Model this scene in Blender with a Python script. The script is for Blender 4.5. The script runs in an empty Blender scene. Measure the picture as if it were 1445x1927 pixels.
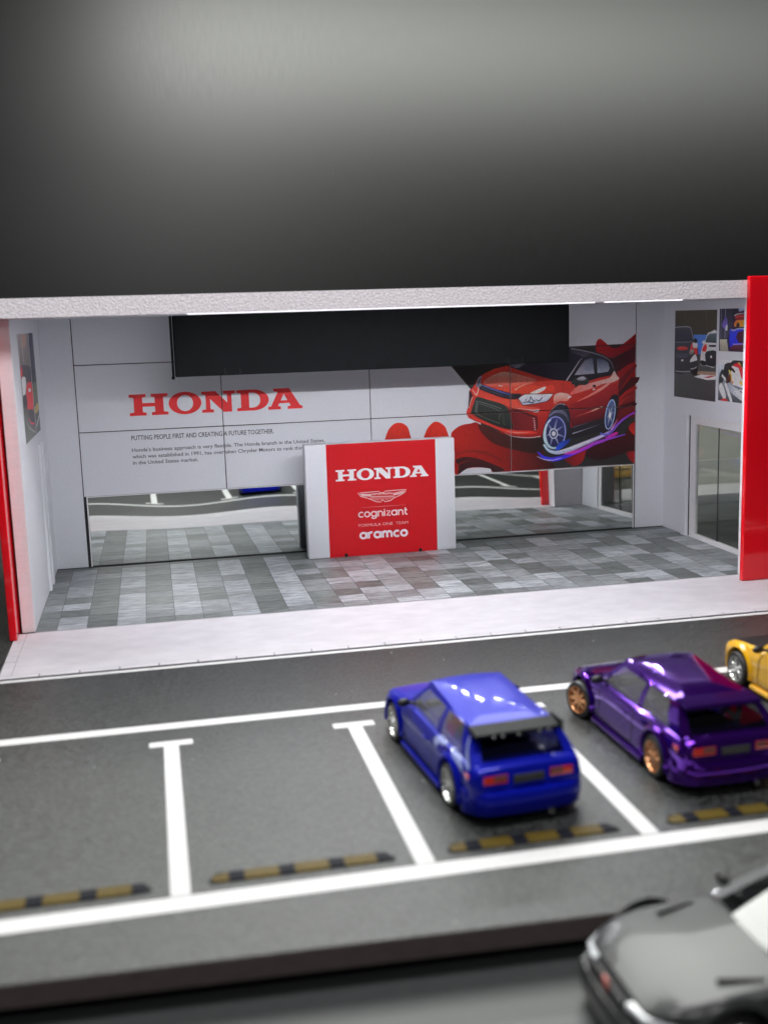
import bpy, bmesh, math, random
from mathutils import Vector, Matrix, geometry
from mathutils.bvhtree import BVHTree

random.seed(7)
S = bpy.context.scene
COL = S.collection
R = math.radians

# ------------------------------------------------------------------ camera
CAM_F, CAM_C, CAM_R = 2087.6, Vector((3.6077, -38.2363, 10.2275)), (1.3964, 0.0297, -0.2096)
cam = bpy.data.cameras.new('camera')
cam.lens = CAM_F / 1927 * 36
cam.sensor_width = 36
cam.clip_start = 0.1
cam.clip_end = 500
cam_o = bpy.data.objects.new('camera', cam)
cam_o.location = CAM_C
cam_o.rotation_euler = CAM_R
COL.objects.link(cam_o)
S.camera = cam_o
cam.dof.use_dof = True
cam.dof.focus_distance = 45.5
cam.dof.aperture_fstop = 0.17

# ------------------------------------------------------------------ world, lamps, exposure
W = bpy.data.worlds.new('World')
S.world = W
W.use_nodes = True
W.node_tree.nodes['Background'].inputs[0].default_value = (0.9, 0.95, 1.0, 1)
W.node_tree.nodes['Background'].inputs[1].default_value = 0.035
S.view_settings.view_transform = 'Standard'
S.view_settings.look = 'None'
S.view_settings.exposure = 0
S.view_settings.gamma = 1
S.cycles.use_denoising = True
S.cycles.max_bounces = 10
S.cycles.caustics_reflective = False
S.cycles.caustics_refractive = False
S.cycles.sample_clamp_indirect = 6


def area_lamp(name, loc, target, sx, sy, power, col, spread=180):
    l = bpy.data.lights.new(name, 'AREA')
    l.shape = 'RECTANGLE'
    l.size, l.size_y = sx, sy
    l.energy = power
    l.color = col
    l.spread = math.radians(spread)
    o = bpy.data.objects.new(name, l)
    o.location = loc
    d = Vector(target) - Vector(loc)
    o.rotation_euler = d.to_track_quat('-Z', 'Y').to_euler()
    COL.objects.link(o)
    return o


area_lamp('lamp_overhead', (9, 13, 36), (9, -12, 0), 50, 19, 27000, (0.98, 1.0, 0.95))
area_lamp('lamp_backdrop', (40, 5, 35), (40, 36, 29), 72, 6, 9000, (0.98, 1.0, 0.94), 75)
area_lamp('lamp_over_front', (8, -20, 36), (9, -10, 4), 24, 8, 11500, (1.0, 0.97, 0.99))
area_lamp('fill_beside_camera', (4, -44, 24), (9, -6, 8), 12, 8, 2300, (1.0, 0.98, 0.99))  # added soft frontal fill for the roof face and car rears


# ------------------------------------------------------------------ helpers
def lin(c):
    def f(v):
        v /= 255.0
        return v / 12.92 if v <= 0.04045 else ((v + 0.055) / 1.055) ** 2.4
    return tuple(f(v) for v in c)


def material(name, col, rough=0.5, metal=0.0, coat=0.0, spec=0.5, var=0.0, vscale=(4, 4, 4), bump=0.0, bscale=30.0,
             bdist=0.02, sss=0.0, specks=None, detail=4, rvar=0.0):
    m = bpy.data.materials.new(name)
    m.use_nodes = True
    nt = m.node_tree
    b = nt.nodes['Principled BSDF']
    b.inputs['Base Color'].default_value = (*col, 1)
    b.inputs['Roughness'].default_value = rough
    b.inputs['Metallic'].default_value = metal
    b.inputs['Coat Weight'].default_value = coat
    b.inputs['Coat Roughness'].default_value = 0.04
    b.inputs['Specular IOR Level'].default_value = spec
    if sss:
        b.inputs['Subsurface Weight'].default_value = sss
        b.inputs['Subsurface Radius'].default_value = (1, 0.08, 0.06)
        b.inputs['Subsurface Scale'].default_value = 0.25
    tc = nt.nodes.new('ShaderNodeTexCoord')
    out = None
    if var or rvar:
        mp = nt.nodes.new('ShaderNodeMapping')
        mp.inputs['Scale'].default_value = vscale
        nt.links.new(tc.outputs['Object'], mp.inputs[0])
        n = nt.nodes.new('ShaderNodeTexNoise')
        n.inputs['Scale'].default_value = 1
        n.inputs['Detail'].default_value = detail
        n.inputs['Roughness'].default_value = 0.65
        nt.links.new(mp.outputs[0], n.inputs[0])
        if var:
            cr = nt.nodes.new('ShaderNodeValToRGB')
            cr.color_ramp.elements[0].position = 0.3
            cr.color_ramp.elements[1].position = 0.7
            cr.color_ramp.elements[0].color = (*[c * (1 - var) for c in col], 1)
            cr.color_ramp.elements[1].color = (*[min(1, c * (1 + var)) for c in col], 1)
            nt.links.new(n.outputs[0], cr.inputs[0])
            out = cr.outputs[0]
        if rvar:
            mr = nt.nodes.new('ShaderNodeMapRange')
            mr.inputs['To Min'].default_value = max(0, rough - rvar)
            mr.inputs['To Max'].default_value = rough + rvar
            nt.links.new(n.outputs[0], mr.inputs[0])
            nt.links.new(mr.outputs[0], b.inputs['Roughness'])
    if specks:
        sc, thr, scol = specks
        v = nt.nodes.new('ShaderNodeTexVoronoi')
        v.inputs['Scale'].default_value = sc
        nt.links.new(tc.outputs['Object'], v.inputs[0])
        sel = nt.nodes.new('ShaderNodeSeparateColor')
        nt.links.new(v.outputs['Color'], sel.inputs[0])
        a = nt.nodes.new('ShaderNodeMath'); a.operation = 'GREATER_THAN'; a.inputs[1].default_value = 0.86
        nt.links.new(sel.outputs[0], a.inputs[0])
        c = nt.nodes.new('ShaderNodeMath'); c.operation = 'LESS_THAN'; c.inputs[1].default_value = thr
        nt.links.new(v.outputs['Distance'], c.inputs[0])
        d = nt.nodes.new('ShaderNodeMath'); d.operation = 'MULTIPLY'
        nt.links.new(a.outputs[0], d.inputs[0]); nt.links.new(c.outputs[0], d.inputs[1])
        mx = nt.nodes.new('ShaderNodeMix'); mx.data_type = 'RGBA'
        nt.links.new(d.outputs[0], mx.inputs[0])
        if out:
            nt.links.new(out, mx.inputs[6])
        else:
            mx.inputs[6].default_value = (*col, 1)
        mx.inputs[7].default_value = (*scol, 1)
        out = mx.outputs[2]
    if out:
        nt.links.new(out, b.inputs['Base Color'])
    if bump:
        n2 = nt.nodes.new('ShaderNodeTexNoise')
        n2.inputs['Scale'].default_value = bscale
        n2.inputs['Detail'].default_value = 3
        nt.links.new(tc.outputs['Object'], n2.inputs[0])
        bp = nt.nodes.new('ShaderNodeBump')
        bp.inputs['Strength'].default_value = bump
        bp.inputs['Distance'].default_value = bdist
        nt.links.new(n2.outputs[0], bp.inputs['Height'])
        nt.links.new(bp.outputs[0], b.inputs['Normal'])
    return m


def glass(name, tint, refl=0.08, rough=0.02, haze=0.0):
    m = bpy.data.materials.new(name)
    m.use_nodes = True
    nt = m.node_tree
    nt.nodes.remove(nt.nodes['Principled BSDF'])
    t = nt.nodes.new('ShaderNodeBsdfTransparent'); t.inputs[0].default_value = (*tint, 1)
    g = nt.nodes.new('ShaderNodeBsdfGlossy'); g.inputs['Roughness'].default_value = rough
    lw = nt.nodes.new('ShaderNodeLayerWeight'); lw.inputs['Blend'].default_value = 0.5
    pw = nt.nodes.new('ShaderNodeMath'); pw.operation = 'POWER'; pw.inputs[1].default_value = 4.0
    nt.links.new(lw.outputs['Facing'], pw.inputs[0])
    ad = nt.nodes.new('ShaderNodeMath'); ad.operation = 'MULTIPLY_ADD'
    ad.inputs[1].default_value = 0.8
    ad.inputs[2].default_value = refl
    ad.use_clamp = True
    nt.links.new(pw.outputs[0], ad.inputs[0])
    mx = nt.nodes.new('ShaderNodeMixShader')
    nt.links.new(ad.outputs[0], mx.inputs[0])
    nt.links.new(t.outputs[0], mx.inputs[1]); nt.links.new(g.outputs[0], mx.inputs[2])
    if haze:
        df = nt.nodes.new('ShaderNodeBsdfDiffuse'); df.inputs[0].default_value = (0.5, 0.5, 0.5, 1)
        m2 = nt.nodes.new('ShaderNodeMixShader'); m2.inputs[0].default_value = haze
        nt.links.new(mx.outputs[0], m2.inputs[1]); nt.links.new(df.outputs[0], m2.inputs[2])
        mx = m2
    nt.links.new(mx.outputs[0], nt.nodes['Material Output'].inputs[0])
    return m


def emitter(name, col, strength):
    m = bpy.data.materials.new(name)
    m.use_nodes = True
    b = m.node_tree.nodes['Principled BSDF']
    b.inputs['Base Color'].default_value = (*col, 1)
    b.inputs['Emission Color'].default_value = (*col, 1)
    b.inputs['Emission Strength'].default_value = strength
    return m


def link_mesh(name, me, parent=None, mats=()):
    o = bpy.data.objects.new(name, me)
    COL.objects.link(o)
    for m in mats:
        me.materials.append(m)
    if parent:
        o.parent = parent
    return o


def obj(name, bm, mat, parent=None, smooth=False, angle=35, recalc=True):
    if recalc:
        bmesh.ops.recalc_face_normals(bm, faces=bm.faces)
    me = bpy.data.meshes.new(name)
    bm.to_mesh(me)
    bm.free()
    if smooth:
        for p in me.polygons:
            p.use_smooth = True
        me.set_sharp_from_angle(angle=R(angle))
    return link_mesh(name, me, parent, [mat])


def thing(name, label, cat, loc=(0, 0, 0), rz=0.0, group=None):
    o = bpy.data.objects.new(name, None)
    o.empty_display_size = 0.3
    COL.objects.link(o)
    o.location = loc
    o.rotation_euler = (0, 0, rz)
    tag(o, label, cat, group)
    return o


def tag(o, label, cat, group=None):
    o['label'] = label
    o['category'] = cat
    if group:
        o['group'] = group
    return o


def box(bm, x0, x1, y0, y1, z0, z1, bev=0.0, seg=1):
    r = bmesh.ops.create_cube(bm, size=1)
    vs = r['verts']
    for v in vs:
        v.co = Vector((x0 + (v.co.x + .5) * (x1 - x0), y0 + (v.co.y + .5) * (y1 - y0), z0 + (v.co.z + .5) * (z1 - z0)))
    if bev:
        es = list({e for v in vs for e in v.link_edges})
        bmesh.ops.bevel(bm, geom=es, offset=bev, segments=seg, profile=0.5, affect='EDGES')
    return bm


def B(*a, **k):
    return box(bmesh.new(), *a, **k)


def prism(bm, pts, axis, a0, a1):
    """extrude a 2-D outline along an axis; pts are the two other coordinates in order"""
    def P(p, a):
        return {'x': (a, p[0], p[1]), 'y': (p[0], a, p[1]), 'z': (p[0], p[1], a)}[axis]
    v0 = [bm.verts.new(P(p, a0)) for p in pts]
    v1 = [bm.verts.new(P(p, a1)) for p in pts]
    bm.faces.new(v0)
    bm.faces.new(v1)
    n = len(pts)
    for i in range(n):
        bm.faces.new((v0[i], v0[(i + 1) % n], v1[(i + 1) % n], v1[i]))
    return bm


def wall_with_hole(x0, x1, y0, y1, z0, z1, hy0, hy1, hz0, hz1):
    """a wall slab in the yz plane with a rectangular opening"""
    bm = bmesh.new()
    for ys, zs in (((y0, hy0), (z0, z1)), ((hy1, y1), (z0, z1)), ((hy0, hy1), (hz1, z1)), ((hy0, hy1), (z0, hz0))):
        if ys[1] - ys[0] > 1e-4 and zs[1] - zs[0] > 1e-4:
            box(bm, x0, x1, ys[0], ys[1], zs[0], zs[1])
    bmesh.ops.remove_doubles(bm, verts=bm.verts, dist=1e-4)
    # drop the doubled inner faces where the slabs meet
    seen = {}
    for f in list(bm.faces):
        k = tuple(round(c, 3) for c in f.calc_center_median())
        seen.setdefault(k, []).append(f)
    dead = [f for fs in seen.values() if len(fs) > 1 for f in fs]
    bmesh.ops.delete(bm, geom=dead, context='FACES')
    return bm


# -- tracing flat print: from a spot in the photograph to its place on the (real) printed plane
_M = Matrix.Identity(3)
from mathutils import Euler
_M = Euler(CAM_R, 'XYZ').to_matrix()


def on_plane(u, v, axis, val):
    d = _M @ Vector(((u - 722.5) / CAM_F, -(v - 963.5) / CAM_F, -1))
    t = (val - CAM_C[axis]) / d[axis]
    p = CAM_C + d * t
    return (p.x, p.z) if axis == 1 else (p.y, p.z)


def smooth(pts, n=4):
    out = []
    L = len(pts)
    for i in range(L):
        p0, p1, p2, p3 = (Vector(pts[(i + k - 1) % L]) for k in range(4))
        for j in range(n):
            t = j / n
            out.append(tuple(0.5 * ((2 * p1) + (p2 - p0) * t + (2 * p0 - 5 * p1 + 4 * p2 - p3) * t * t + (3 * p1 - p0 - 3 * p2 + p3) * t ** 3)))
    return out


def smooth_line(pts, n=6):
    out = []
    L = len(pts)
    for i in range(L - 1):
        p0, p1, p2, p3 = (Vector(pts[min(max(i + k - 1, 0), L - 1)]) for k in range(4))
        for j in range(n):
            t = j / n
            out.append(tuple(0.5 * ((2 * p1) + (p2 - p0) * t + (2 * p0 - 5 * p1 + 4 * p2 - p3) * t * t + (3 * p1 - p0 - 3 * p2 + p3) * t ** 3)))
    out.append(tuple(pts[-1]))
    return out


def print_material(name, rough=0.42, grain=0.10):
    m = bpy.data.materials.new(name)
    m.use_nodes = True
    nt = m.node_tree
    b = nt.nodes['Principled BSDF']
    b.inputs['Roughness'].default_value = rough
    at = nt.nodes.new('ShaderNodeAttribute')
    at.attribute_name = 'Col'
    tc = nt.nodes.new('ShaderNodeTexCoord')
    n = nt.nodes.new('ShaderNodeTexNoise')
    n.inputs['Scale'].default_value = 9
    n.inputs['Detail'].default_value = 8
    n.inputs['Roughness'].default_value = 0.7
    nt.links.new(tc.outputs['Object'], n.inputs[0])
    mr = nt.nodes.new('ShaderNodeMapRange')
    mr.inputs['From Min'].default_value = 0.3
    mr.inputs['From Max'].default_value = 0.7
    mr.inputs['To Min'].default_value = 1 - grain
    mr.inputs['To Max'].default_value = 1 + grain
    nt.links.new(n.outputs[0], mr.inputs[0])
    vm = nt.nodes.new('ShaderNodeVectorMath')
    vm.operation = 'SCALE'
    nt.links.new(at.outputs['Color'], vm.inputs[0])
    nt.links.new(mr.outputs[0], vm.inputs['Scale'])
    nt.links.new(vm.outputs[0], b.inputs['Base Color'])
    return m


class Print:
    """flat ink on a plane, layer on layer. place(a, b, d) -> 3-D point, d = height over the plane"""
    def __init__(self, place, gain=1.0, step=0.0008, lift=0.004):
        self.place, self.gain, self.step, self.d = place, gain, step, lift
        self.v, self.f, self.c = [], [], []

    def ink(self, c):
        return tuple(min(0.82, x * self.gain) for x in lin(c))

    def poly(self, pts, c, c2=None, dir=(0, 1), holes=()):
        loops = [[Vector((p[0], p[1], 0)) for p in pts]] + [[Vector((p[0], p[1], 0)) for p in h] for h in holes]
        flat = [p for l in loops for p in l]
        tris = geometry.tessellate_polygon(loops)
        base = len(self.v)
        t = [p.x * dir[0] + p.y * dir[1] for p in flat]
        a, b = min(t), max(t)
        k1 = self.ink(c)
        k2 = self.ink(c2) if c2 else k1
        for p, q in zip(flat, t):
            w = (q - a) / (b - a) if b > a else 0
            self.v.append(self.place(p.x, p.y, self.d))
            self.c.append(tuple(k1[i] + (k2[i] - k1[i]) * w for i in range(3)))
        self.f += [tuple(base + i for i in tr) for tr in tris]
        self.d += self.step

    def stroke(self, pts, w, c, c2=None, taper=(1, 1), closed=False, mid=None):
        n = len(pts)
        P = [Vector(p[:2]) for p in pts]
        base = len(self.v)
        k1 = self.ink(c)
        k2 = self.ink(c2) if c2 else k1
        for i in range(n):
            a = P[i - 1] if (i > 0 or closed) else P[i]
            b = P[(i + 1) % n] if (i < n - 1 or closed) else P[i]
            tdir = (b - a)
            if tdir.length < 1e-9:
                tdir = Vector((1, 0))
            tdir.normalize()
            nv = Vector((-tdir.y, tdir.x))
            u = i / max(1, n - 1)
            ww = w * 0.5 * (taper[0] + (taper[1] - taper[0]) * u)
            if mid is not None:
                ww = w * 0.5 * (taper[0] * (1 - 2 * u) + mid * 2 * u if u < .5 else mid * (2 - 2 * u) + taper[1] * (2 * u - 1))
            for s in (1, -1):
                q = P[i] + nv * ww * s
                self.v.append(self.place(q.x, q.y, self.d))
                self.c.append(tuple(k1[j] + (k2[j] - k1[j]) * u for j in range(3)))
        for i in range(n if closed else n - 1):
            j = (i + 1) % n
            self.f.append((base + 2 * i, base + 2 * i + 1, base + 2 * j + 1, base + 2 * j))
        self.d += self.step

    def mesh2d(self, verts, faces, c):
        base = len(self.v)
        k = self.ink(c)
        for p in verts:
            self.v.append(self.place(p[0], p[1], self.d))
            self.c.append(k)
        self.f += [tuple(base + i for i in f) for f in faces]
        self.d += self.step

    def build(self, name, mat, parent=None, cuts=()):
        me = bpy.data.meshes.new(name)
        me.from_pydata([tuple(p) for p in self.v], [], self.f)
        ca = me.color_attributes.new('Col', 'FLOAT_COLOR', 'POINT')
        for i, c in enumerate(self.c):
            ca.data[i].color = (*c, 1)
        if cuts:
            bm = bmesh.new()
            bm.from_mesh(me)
            for ax, val, hw in cuts:
                no = Vector((1, 0, 0)) if ax == 0 else Vector((0, 0, 1))
                for q in (val - hw, val + hw):
                    bmesh.ops.bisect_plane(bm, geom=bm.verts[:] + bm.edges[:] + bm.faces[:], plane_co=no * q, plane_no=no, dist=1e-6)
                dead = [f for f in bm.faces if abs(f.calc_center_median()[ax] - val) < hw]
                bmesh.ops.delete(bm, geom=dead, context='FACES')
            bm.to_mesh(me)
            bm.free()
        return link_mesh(name, me, parent, [mat])


_text_cache = {}


def text2d(s, bold=0.0):
    """outline lettering as 2-D triangles, scaled to a unit width box (0..1, capital height 1)"""
    cu = bpy.data.curves.new('lettering', 'FONT')
    cu.body = s
    cu.offset = bold
    cu.resolution_u = 3
    o = bpy.data.objects.new('lettering', cu)
    COL.objects.link(o)
    bpy.context.view_layer.update()
    me = bpy.data.meshes.new_from_object(o.evaluated_get(bpy.context.evaluated_depsgraph_get()))
    vs = [(v.co.x, v.co.y) for v in me.vertices]
    fs = [tuple(p.vertices) for p in me.polygons]
    bpy.data.objects.remove(o)
    bpy.data.curves.remove(cu)
    bpy.data.meshes.remove(me)
    return vs, fs


def put_text(pr, s, x0, x1, z0, h, c, bold=0.0):
    vs, fs = text2d(s, bold)
    xa, xb = min(v[0] for v in vs), max(v[0] for v in vs)
    k = (x1 - x0) / (xb - xa)
    pr.mesh2d([(x0 + (v[0] - xa) * k, z0 + v[1] * h / 0.73) for v in vs], fs, c)


def arc(cx, cy, rx, ry, a0, a1, n=14):
    return [(cx + rx * math.cos(R(a0 + (a1 - a0) * i / n)), cy + ry * math.sin(R(a0 + (a1 - a0) * i / n))) for i in range(n + 1)]


# slab-serif capitals of the wordmark, height 1
LETTERS = [
    (0.0, [(0, 0), (.70, 0), (.70, .13), (.55, .16), (.55, .41), (1.07, .41), (1.07, .16), (.92, .13), (.92, 0), (1.62, 0), (1.62, .13), (1.43, .16), (1.43, .84), (1.62, .87), (1.62, 1), (.92, 1), (.92, .87), (1.07, .84), (1.07, .58), (.55, .58), (.55, .84), (.70, .87), (.70, 1), (0, 1), (0, .87), (.19, .84), (.19, .16), (0, .13)], []),
    (1.65, arc(.69, .5, .69, .53, 0, 352, 44), [arc(.69, .5, .34, .38, 0, 350, 35)]),
    (3.05, [(0, 0), (.50, 0), (.50, .13), (.36, .16), (.36, .64), (.92, 0), (1.28, 0), (1.28, .84), (1.44, .87), (1.44, 1), (.92, 1), (.92, .87), (1.09, .84), (1.09, .44), (.60, 1), (0, 1), (0, .87), (.17, .84), (.17, .16), (0, .13)], []),
    (4.55, [(0, 0)] + arc(.72, .5, .67, .5, -90, 90, 22) + [(0, 1), (0, .87), (.18, .84), (.18, .16), (0, .13)], [[(.53, .14)] + arc(.68, .5, .34, .36, -90, 90, 18) + [(.53, .86)]]),
    (5.90, [(0, 0), (.55, 0), (.55, .13), (.43, .16), (.49, .29), (.92, .29), (.99, .16), (.85, .13), (.85, 0), (1.5, 0), (1.5, .13), (1.40, .16), (.94, 1), (.25, 1), (.25, .87), (.44, .84), (.13, .16), (0, .13)], [[(.56, .42), (.85, .42), (.70, .74)]]),
]


def wordmark(pr, x0, x1, z0, h, c):
    k = (x1 - x0) / 7.4
    for off, out, holes in LETTERS:
        f = lambda p: (x0 + (off + p[0]) * k, z0 + p[1] * h)
        pr.poly([f(p) for p in out], c, holes=[[f(p) for p in hh] for hh in holes])


def letter_strokes(ch):
    """round stroke lettering, x-height 1: (strokes, advance)"""
    a = {
        'c': ([arc(.5, .5, .5, .5, 48, 312, 20)], .95),
        'o': ([arc(.5, .5, .5, .5, 0, 360, 26)], 1.12),
        'a': ([arc(.5, .5, .5, .5, 0, 360, 26), [(1, 1.08), (1, -.08)]], 1.17),
        'g': ([arc(.5, .5, .5, .5, 0, 360, 26), [(1, 1.08), (1, 0)] + arc(.5, 0, .5, .45, 0, -160, 12)], 1.16),
        'n': ([[(0, -.08), (0, 1.08)], arc(.42, .55, .42, .45, 180, 0, 14) + [(.84, -.08)]], 1.02),
        'm': ([[(0, -.08), (0, 1.08)], arc(.38, .60, .36, .40, 180, 0, 12) + [(.74, -.08)], arc(1.12, .60, .36, .40, 180, 0, 12) + [(1.48, -.08)]], 1.68),
        'r': ([[(0, -.08), (0, 1.08)], arc(.42, .55, .42, .45, 180, 62, 10)], .72),
        'i': ([[(0, -.08), (0, 1.08)], [(0, 1.24), (0, 1.42)]], .22),
        'z': ([[(0, .97), (.72, .97), (.02, .03), (.76, .03)]], .83),
        't': ([[(.12, 1.45), (.12, .28)] + arc(.38, .26, .26, .24, 180, 270, 6) + [(.52, .02)], [(-.08, .97), (.48, .97)]], .5),
    }
    return a[ch]


def stroke_word(pr, s, x0, x1, z0, h, w, c, gap=0.16):
    adv, total = [], 0
    for ch in s:
        adv.append(total)
        total += letter_strokes(ch)[1] + gap
    k = (x1 - x0) / (total - gap)
    for ch, off in zip(s, adv):
        for st in letter_strokes(ch)[0]:
            pts = []
            for i, p in enumerate(st):          # sharp corners get their points doubled so the band keeps its width
                pts.append((x0 + (off + p[0]) * k, z0 + p[1] * h))
            pr.stroke(pts, w, c)


# ------------------------------------------------------------------ materials
M = {}
M['asphalt'] = material('asphalt', (0.026, 0.0285, 0.027), 0.42, spec=0.52, var=0.9, vscale=(13, 13, 13), bump=0.6, bscale=14, bdist=0.04, rvar=.12,
                        specks=(2.2, 0.06, (0.6, 0.6, 0.58)), detail=3)
_e = [n for n in M['asphalt'].node_tree.nodes if n.type == 'VALTORGB'][0].color_ramp.elements
_e[0].position, _e[1].position = .40, .60
M['base_edge'] = material('base_edge', (0.13, 0.103, 0.096), 0.75, var=0.2, vscale=(3, 3, 12))
M['table'] = material('table', (0.045, 0.048, 0.048), 0.45, var=0.08, vscale=(6, 6, 6), bump=0.1, bscale=25)
M['backdrop'] = material('backdrop', (0.008, 0.0085, 0.0085), 0.39, spec=0.5, var=0.22, vscale=(7, 7, 0.8), bump=0.04, bscale=18, rvar=0.03,
                         specks=(0.55, 0.014, (0.08, 0.085, 0.08)))
M['line'] = material('line', (0.60, 0.60, 0.60), 0.5, var=0.08, vscale=(14, 14, 14), bump=0.35, bscale=18, bdist=0.02)
M['walk'] = material('walk', (0.52, 0.505, 0.53), 0.5, var=0.10, vscale=(0.9, 1.6, 1), bump=0.08, bscale=14, detail=9)
M['groove'] = material('groove', (0.10, 0.10, 0.11), 0.7)
M['foam'] = material('foam', (0.84, 0.80, 0.83), 0.7, var=0.2, vscale=(12, 12, 16), bump=0.8, bscale=13, bdist=0.05)
M['foam_wall'] = material('foam_wall', (0.76, 0.74, 0.76), 0.6, var=0.05, vscale=(2, 2, 5), bump=0.3, bscale=12, bdist=0.02)
M['wall'] = material('wall', (0.73, 0.74, 0.78), 0.45, var=0.03, vscale=(9, 9, 9), bump=0.03, bscale=30, specks=(1.1, 0.022, (0.2, 0.2, 0.22)))
M['wall_back'] = material('wall_back', (0.05, 0.05, 0.055), 0.6)
M['frame'] = material('frame', (0.74, 0.73, 0.74), 0.5, var=0.06, vscale=(8, 8, 8), bump=0.2, bscale=15)
M['gasket'] = material('gasket', (0.03, 0.032, 0.034), 0.5)
M['red_acrylic'] = material('red_acrylic', (0.80, 0.004, 0.014), 0.10, coat=0.4, sss=0.35, specks=(1.3, 0.05, (0.85, 0.45, 0.45)))
M['black_plastic'] = material('black_plastic', (0.005, 0.006, 0.007), 0.5, spec=0.12, var=0.2, vscale=(2, 2, 2), specks=(0.8, 0.02, (0.3, 0.3, 0.3)))
M['black_trim'] = material('black_trim', (0.006, 0.006, 0.006), 0.45)
M['desk_white'] = material('desk_white', (0.72, 0.73, 0.77), 0.45, var=0.02, vscale=(10, 10, 10), bump=0.05, bscale=30)
M['print'] = print_material('print', grain=0.2)
M['print_plain'] = print_material('print_plain', grain=0.05)
M['window'] = glass('window', (0.88, 0.90, 0.88), 0.05, 0.03)
M['pale_board'] = material('pale_board', (0.38, 0.385, 0.355), 0.7, var=0.1, vscale=(0.3, 1, 1))
for nm, c in (('light', (0.275, 0.295, 0.31)), ('mid', (0.185, 0.20, 0.205)), ('dark', (0.115, 0.128, 0.124))):
    M['tile_' + nm] = material('tile_' + nm, c, 0.42, var=0.55, vscale=(1.8, 8.5, 3), bump=0.35, bscale=9, bdist=0.01, detail=7)
    nt = M['tile_' + nm].node_tree          # every tile gets its own piece of the stone and its own tone
    oi = nt.nodes.new('ShaderNodeObjectInfo')
    mp = [n for n in nt.nodes if n.type == 'MAPPING'][0]
    sc = nt.nodes.new('ShaderNodeVectorMath'); sc.operation = 'SCALE'; sc.inputs[0].default_value = (37, 53, 11)
    nt.links.new(oi.outputs['Random'], sc.inputs['Scale'])
    nt.links.new(sc.outputs[0], mp.inputs['Location'])
    b = nt.nodes['Principled BSDF']
    src = b.inputs['Base Color'].links[0].from_socket
    mr = nt.nodes.new('ShaderNodeMapRange'); mr.inputs['To Min'].default_value = 0.8; mr.inputs['To Max'].default_value = 1.2
    nt.links.new(oi.outputs['Random'], mr.inputs[0])
    s2 = nt.nodes.new('ShaderNodeVectorMath'); s2.operation = 'SCALE'
    nt.links.new(src, s2.inputs[0]); nt.links.new(mr.outputs[0], s2.inputs['Scale'])
    nt.links.new(s2.outputs[0], b.inputs['Base Color'])
M['mirror'] = bpy.data.materials.new('mirror')
M['mirror'].use_nodes = True
_b = M['mirror'].node_tree.nodes['Principled BSDF']
_b.inputs['Base Color'].default_value = (0.80, 0.84, 0.815, 1)
_b.inputs['Metallic'].default_value = 1
_b.inputs['Roughness'].default_value = 0.015
M['led'] = emitter('led', (0.93, 0.945, 1.0), 385)
M['diffuser'] = emitter('diffuser', (0.95, 0.95, 1.0), 1.3)
M['led_strip'] = material('led_strip', (0.75, 0.75, 0.78), 0.4)

# ------------------------------------------------------------------ table and backdrop
bm = bmesh.new()
prof = [(-60, -0.78), (24, -0.78)]
SW = 12
for i in range(1, 33):
    a = R(90 * i / 32)
    prof.append((24 + SW * math.sin(a), -0.78 + SW * (1 - math.cos(a))))
prof.append((24 + SW, 80))
rows = []
for y, z in prof:
    rows.append([bm.verts.new((x, y, z)) for x in (-90, 140)])
split = 2
table_bm = bmesh.new()
tv = [table_bm.verts.new(p) for p in ((-90, -60, -0.78), (140, -60, -0.78), (140, 24, -0.78), (-90, 24, -0.78))]
table_bm.faces.new(tv)
o = obj('ground', table_bm, M['table'])
o['kind'] = 'structure'
for i in range(1, len(rows) - 1):
    bm.faces.new((rows[i][0], rows[i][1], rows[i + 1][1], rows[i + 1][0]))
for v in [v for v in bm.verts if not v.link_faces]:
    bm.verts.remove(v)
o = obj('backdrop', bm, M['backdrop'], smooth=True, angle=60)
o['kind'] = 'structure'

# ------------------------------------------------------------------ parking board with its markings
EDGE = lambda x: -21.22 - 0.045 * x
bm = bmesh.new()
pts = [(-22, EDGE(-22)), (34, EDGE(34)), (34, 13.5), (-22, 13.5)]
prism(bm, pts, 'z', -0.44, -0.03)
road = obj('road', bm, M['asphalt'])
road['kind'] = 'structure'
bm = bmesh.new()
prism(bm, [(-21.2, EDGE(-21.2) + .8), (33.2, EDGE(33.2) + .8), (33.2, 13.0), (-21.2, 13.0)], 'z', -0.779, -0.44)
obj('base_board', bm, M['gasket'], road)
bm = bmesh.new()      # cut front edge of the board, a darker core
prism(bm, [(-22, EDGE(-22) - .012), (34, EDGE(34) - .012), (34, EDGE(34)), (-22, EDGE(-22))], 'z', -0.445, -0.045)
obj('board_edge', bm, M['base_edge'], road)


def sheet(x0, x1, y0, y1, z=-0.022):
    return B(x0, x1, y0, y1, z - 0.006, z)


PITCH, X0 = 4.5945, 3.58
obj('lane_line', sheet(-22, 34, -5.40, -5.19), M['line'], road)
obj('lane_line', sheet(-22, 34, -10.56, -10.14), M['line'], road)
obj('lane_line', sheet(-22, 34, -19.70, -19.20), M['line'], road)
for k in range(-5, 7):
    x = X0 + PITCH * k
    obj('bay_line', sheet(x - .18, x + .18, -19.155, -11.75), M['line'], road)
    obj('bay_line_end', sheet(x - .53, x + .53, -11.745, -11.42), M['line'], road)

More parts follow.
